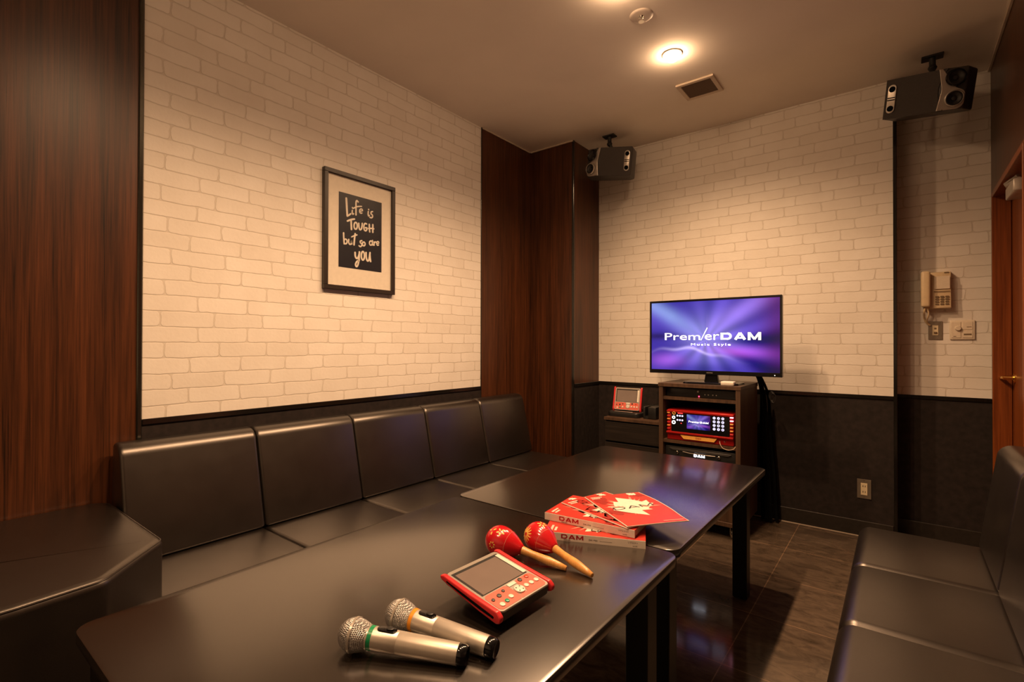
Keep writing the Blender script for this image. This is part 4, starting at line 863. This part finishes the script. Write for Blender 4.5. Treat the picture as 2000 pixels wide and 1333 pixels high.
for r in range(4):
    for c in range(3):
        x = 1.446+c*.024; z = .692-r*.0215
        bm = B(); disc(bm, x, z, .0078, 0, .002, 18, M=fm); k = obj('number_key', bm, M_blueglow, fp, True)
        bm = text_bm('147*2580369#'[c*4+r] , .010, 1.1, .0003, .0001); place(bm, fm @ T(x, z, .0022)); obj('numeral', bm, M_navy, k, True, 0)
for (x, z, rr, m) in ((1.209, .701, .0105, M_gold), (1.207, .675, .0095, M_lw), (1.207, .645, .0115, M_lw)):
    bm = B(); lathe(bm, [(rr*.55, 0), (rr*.55, .004), (rr*.8, .005), (rr, .003), (rr, 0)], 24, fm @ T(x, z, 0)); obj('dial', bm, m, fp, True)
for r in range(2):
    for c in range(3): bm = B(); disc(bm, 1.230+c*.015, .687-r*.026, .0055, 0, .002, 14, M=fm); obj('key', bm, M_blueglow, fp, True)
bm = B(); box(bm, 1.232, 1.262, KY-.002, KY, .700, .708); box(bm, 1.232, 1.262, KY-.002, KY, .711, .714); box(bm, 1.250, 1.256, KY-.002, KY, .640, .645); obj('red_key', bm, M_redled if False else mat('lit_red_key', (.9, .05, .05), .4, emis=.6, ecol=(1, .05, .05, 1)), fp, True)
for s, xx in ((0, KX0+.003), (1, KX1-.020)):
    for k in range(7):
        z = .702-k*.0195
        lit = s == 1 and k < 2
        bm = B(); box(bm, xx, xx+.018, KY-.004, KY+.008, z-.003, z+.003, .0014, 1); obj('side_light', bm, M_pinkglow if lit else (M_redp if (k > 4 or s == 0 and k % 2) else M_gold), t, True)
bm = B(); prism(bm, [(1.248, KZ0+.034), (1.462, KZ0+.034), (1.446, KZ0+.012), (1.268, KZ0+.012)], KY-.004, KY+.007, 'y', r=.001, seg=1); gp = obj('nameplate', bm, M_gold, t, True, label='gold nameplate')
bm = fit(letters('DAM', .012, .02), 1.340, 1.372, KZ0+.018, KZ0+.029, KY-.0044); obj('nameplate_text', bm, M_inkr, gp, True, 0)
for x in (1.475, 1.503): bm = B(); lathe(bm, [(.002, 0), (.004, .0015), (.0055, 0)], 16, frame_M((x, KY+.006, KZ0+.022), (1, 0, 0), (0, 0, 1))); obj('socket', bm, M_chrome, t, True)
t = thing('cable', 'pale thin cable plugged into the front of the karaoke machine', 'cable', (1.5, 3.0, .53))
bm = B(); tube(bm, smooth_path([(1.475, 3.016, KZ0+.022), (1.482, 3.000, KZ0+.010), (1.500, 2.988, KZ0-.010), (1.530, 2.985, KZ0-.017), (1.556, 2.992, KZ0-.010), (1.562, 3.012, KZ0+.000)], 6), .0016, 6); obj('wire', bm, M_wire, t, True)
# ---- power amplifier with lit badge
t = thing('amplifier', 'black amplifier with lit white badge below the karaoke machine', 'amplifier', (1.355, 3.2, .309))
bm = B(); box(bm, 1.150, 1.560, 3.025, 3.36, .312, .497, .004, 2); obj('casing', bm, M_black, t, True)
bm = B(); pl = [(1.158, .498)] ; 
prism(bm, round_poly([(1.160, .488), (1.552, .488), (1.520, .474), (1.20, .474)], .004, 3), 3.016, 3.025, 'y', r=.002, seg=1); obj('front_ridge', bm, M_greyd, t, True)
bm = B(); tube(bm, smooth_path([(1.26, 3.019, .470), (1.31, 3.012, .467), (1.36, 3.011, .468), (1.41, 3.012, .467), (1.45, 3.019, .466)], 5), .0022, 8); obj('chrome_strip', bm, M_silver, t, True)
bm = fit(letters('DAM', .02, .028, depth=.002), 1.325, 1.388, .446, .462, 3.0235); obj('badge', bm, M_glow, t, True, 0, label='lit white DAM badge')
for x in (1.225, 1.470): bm = B(); lathe(bm, [(0, 0), (.009, 0), (.009, .010), (.006, .013), (0, .013)], 20, T(x, 3.025, .462) @ RX(PI/2)); obj('knob', bm, M_chrome, t, True)

# ---- low cabinet left of the rack
CX0, CX1, CYf, CT = .692, 1.108, 3.10, .622
t = thing('low_cabinet', 'low black ash drawer cabinet left of the rack', 'cabinet', ((CX0+CX1)/2, 3.32, 0))
bm = B(); box(bm, CX0-.004, CX1, CYf-.006, 3.550, CT-.020, CT, .001, 1); obj('worktop', bm, M_rack, t, True)
bm = B(); box(bm, CX0, CX1-.006, CYf+.018, 3.545, 0, CT-.020); obj('carcass', bm, M_hole, t, True)
for z0, z1 in ((.462, .592), (.310, .450), (.158, .298), (.02, .146)): bm = B(); box(bm, CX0+.002, CX1-.010, CYf, CYf+.017, z0, z1, .0015, 1); obj('drawer', bm, M_cabw, t, True)
# ---- charging dock, tablet in it, holder
DK = Vector((.798, 3.225, CT))
t = thing('charging_dock', 'black charging dock holding the upright touch tablet on the cabinet', 'charging dock', tuple(DK))
bm = B(); prism(bm, round_poly([(-.116, -.070), (.116, -.070), (.120, .060), (-.120, .060)], .03, 5), .0006, .034, 'z', r=.010, seg=3, r0=.003); place(bm, T(*DK)); obj('cradle', bm, M_black, t, True)
bm = B(); prism(bm, round_poly([(-.070, -.0615), (.070, -.0615), (.065, -.045), (-.065, -.045)], .006, 3), .034, .037, 'z', r=.001, seg=1); place(bm, T(*DK)); obj('label_plate', bm, M_silver, t, True)
bm = B(); box(bm, -.10, .10, .034, .052, .034, .058, .004, 2); place(bm, T(*DK)); obj('rear_rest', bm, M_black, t, True)
Mt = frame_M((DK.x, DK.y+.008, CT+.118), (1, .04, 0), (-.01, .22, 1))
tablet('remote_tablet', 'red and grey touch tablet standing upright in its dock on the cabinet', Mt, .196, .160, (DK.x, DK.y, CT+.036), onlabel=1)
HK = Vector((.985, 3.20, CT))
t = thing('microphone_holder', 'small black open holder beside the charging dock on the cabinet', 'holder', tuple(HK))
bm = B(); box(bm, -.046, -.030, -.03, .14, .0006, .082, .006, 2); box(bm, -.012, .046, -.03, .14, .0006, .082, .008, 2); box(bm, -.032, -.010, -.026, .14, .0006, .020); box(bm, -.032, -.010, .06, .14, .02, .078); place(bm, T(*HK)); obj('holder_body', bm, M_black, t, True)
# ---- cable bundle behind rack
t = thing('cable', 'bundle of black cables hanging behind the right side of the rack', 'cable', (1.62, 3.47, .0), group=None)
bm = B(); rnd = random.Random(2)
for k in range(14):
    ox, oy = rnd.uniform(-.022, .022), rnd.uniform(-.03, .03)
    tube(bm, smooth_path([(1.600+ox*.4, 3.30+oy*.2, .965), (1.612+ox*.5, 3.40+oy, .90), (1.622+ox, 3.48+oy, .78), (1.628+ox*1.4, 3.47+oy, .55), (1.640+ox*1.7, 3.48+oy, .30), (1.650+ox*2.0, 3.47+oy, .008)], 6), .0045+.002*rnd.random(), 7)
obj('wire', bm, M_hole, t, True)
bm = B()
for k in range(3): tube(bm, [(1.668+.016*math.cos(a)+.004*k, 3.455-.004*k, .800+.028*math.sin(a)-.006*k) for a in [2*PI*q/20 for q in range(21)]], .0018, 6)
obj('coiled_lead', bm, M_greyd, t, True)

# ================================================================== wall fittings
t = thing('wall_telephone', 'ivory wall telephone with handset on the brick wall by the door', 'telephone', (2.466, YB2, 1.33))
PX0, PX1, PZ0_, PZ1_ = 2.409, 2.529, 1.330, 1.535; PYf = YB2-.055
bm = B(); prism(bm, round_poly([(PYf, PZ0_), (YB2-.001, PZ0_-.004), (YB2-.001, PZ1_+.008), (PYf+.012, PZ1_)], [.006, .002, .002, .006], 3), PX0, PX1, 'x', r=.003, seg=2); obj('base_unit', bm, M_cream, t, True)
bm = B(); pth = [(2.418, PYf-.018, 1.345), (2.418, PYf-.030, 1.375), (2.418, PYf-.034, 1.44), (2.418, PYf-.030, 1.505), (2.418, PYf-.016, 1.535)]
box(bm, 2.397, 2.440, PYf-.036, PYf-.004, 1.337, 1.543, .013, 4); box(bm, 2.400, 2.437, PYf-.012, PYf-.0005, 1.345, 1.385, .004, 2); box(bm, 2.400, 2.437, PYf-.012, PYf+.010, 1.500, 1.536, .004, 2); obj('handset', bm, M_cream, t, True)
kp = bmesh.new()
for r in range(4):
    for c in range(3):
        bm = B(); prism(bm, round_poly([(2.461+c*.0215, 1.349+r*.014), (2.477+c*.0215, 1.349+r*.014), (2.477+c*.0215, 1.358+r*.014), (2.461+c*.0215, 1.358+r*.014)], .003, 3), PYf-.002, PYf+.002, 'y'); obj('key', bm, M_keys, t, True)
kp.free()
bm = B(); box(bm, PX0+.045, PX1-.004, PYf-.0012, PYf+.001, 1.4245, 1.4275); box(bm, 2.50, 2.52, PYf+.008, PYf+.02, 1.530, 1.5345); obj('groove', bm, M_keys, t, True)
bm = B(); box(bm, 2.458, 2.524, PYf-.0005, PYf+.001, 1.440, 1.512, .0004, 1); obj('directory_card', bm, M_ivory, t, True)
bm = B(); tube(bm, smooth_path([(2.418, PYf-.010, 1.340), (2.412, PYf-.006, 1.31), (2.414, YB2-.03, 1.275), (2.425, YB2-.02, 1.248), (2.440, YB2-.012, 1.236)], 6), .0052, 8)
tube(bm, smooth_path([(2.424, PYf-.006, 1.338), (2.432, PYf-.004, 1.30), (2.424, YB2-.035, 1.262), (2.432, YB2-.016, 1.244)], 6), .0040, 8); obj('cord', bm, M_cream, t, True)
t = thing('phone_socket', 'dark steel wall plate with telephone socket under the telephone', 'socket', (2.461, YB2, 1.15))
bm = B(); box(bm, 2.432, 2.494, YB2-.006, YB2-.0005, 1.153, 1.258, .0012, 1); pl = obj('plate', bm, M_plate, t, True)
bm = B(); box(bm, 2.450, 2.476, YB2-.009, YB2-.006, 1.178, 1.236, .001, 1); obj('module', bm, M_socket, t, True)
bm = B(); box(bm, 2.458, 2.468, YB2-.0096, YB2-.009, 1.212, 1.222); box(bm, 2.456, 2.470, YB2-.016, YB2-.009, 1.188, 1.198, .002, 1); obj('jack', bm, M_keys, t, True)
bm = B()
for z in (1.166, 1.247): lathe(bm, [(0, 0), (.003, 0), (.002, .0012), (0, .0015)], 10, T(2.463, YB2-.006, z) @ RX(PI/2))
obj('screw', bm, M_chrome, pl, True)
t = thing('light_switch', 'ivory double light control with dimmer knob left of the door', 'light switch', (2.577, YB2, 1.15))
bm = B(); box(bm, 2.524, 2.632, YB2-.010, YB2-.0005, 1.152, 1.262, .005, 3); obj('plate', bm, M_ivory, t, True)
bm = B(); box(bm, 2.532, 2.572, YB2-.0125, YB2-.010, 1.163, 1.252, .001, 1); obj('dimmer_module', bm, M_ivory, t, True)
bm = B(); lathe(bm, [(0, .012), (.011, .012), (.013, .009), (.0145, 0)], 24, T(2.560, YB2-.0125, 1.216) @ RX(PI/2)); kn = obj('dimmer_knob', bm, M_ivory, t, True)
bm = B(); box(bm, 2.579, 2.621, YB2-.0125, YB2-.010, 1.163, 1.206, .001, 1); obj('rocker', bm, M_ivory, t, True)
bm = B(); box(bm, 2.579, 2.621, YB2-.0125, YB2-.010, 1.209, 1.252, .001, 1); obj('rocker', bm, M_ivory, t, True)
bm = B(); box(bm, 2.584, 2.616, YB2-.0132, YB2-.0125, 1.178, 1.186); box(bm, 2.596, 2.616, YB2-.0132, YB2-.0125, 1.222, 1.225); box(bm, 2.540, 2.552, YB2-.0132, YB2-.0125, 1.170, 1.173); obj('marking', bm, M_keys, t, True)
t = thing('power_outlet', 'steel plate double power outlet low on the dark back wall', 'outlet', (2.135, YB, .225))
bm = B(); box(bm, 2.101, 2.169, YB-.010, YB-.0045, .222, .334, .001, 1); pl = obj('plate', bm, M_plate, t, True)
bm = B(); box(bm, 2.119, 2.151, YB-.0135, YB-.010, .243, .313, .001, 1); so = obj('socket_module', bm, M_socket, t, True)
bm = B()
for z in (.262, .295):
    for x in (2.128, 2.139): box(bm, x, x+.003, YB-.0140, YB-.0134, z-.005, z+.005)
obj('slot', bm, M_hole, so, True)
bm = B()
for z in (.230, .326): lathe(bm, [(0, 0), (.003, 0), (.002, .0012), (0, .0015)], 10, T(2.135, YB-.010, z) @ RX(PI/2))
obj('screw', bm, M_chrome, pl, True)
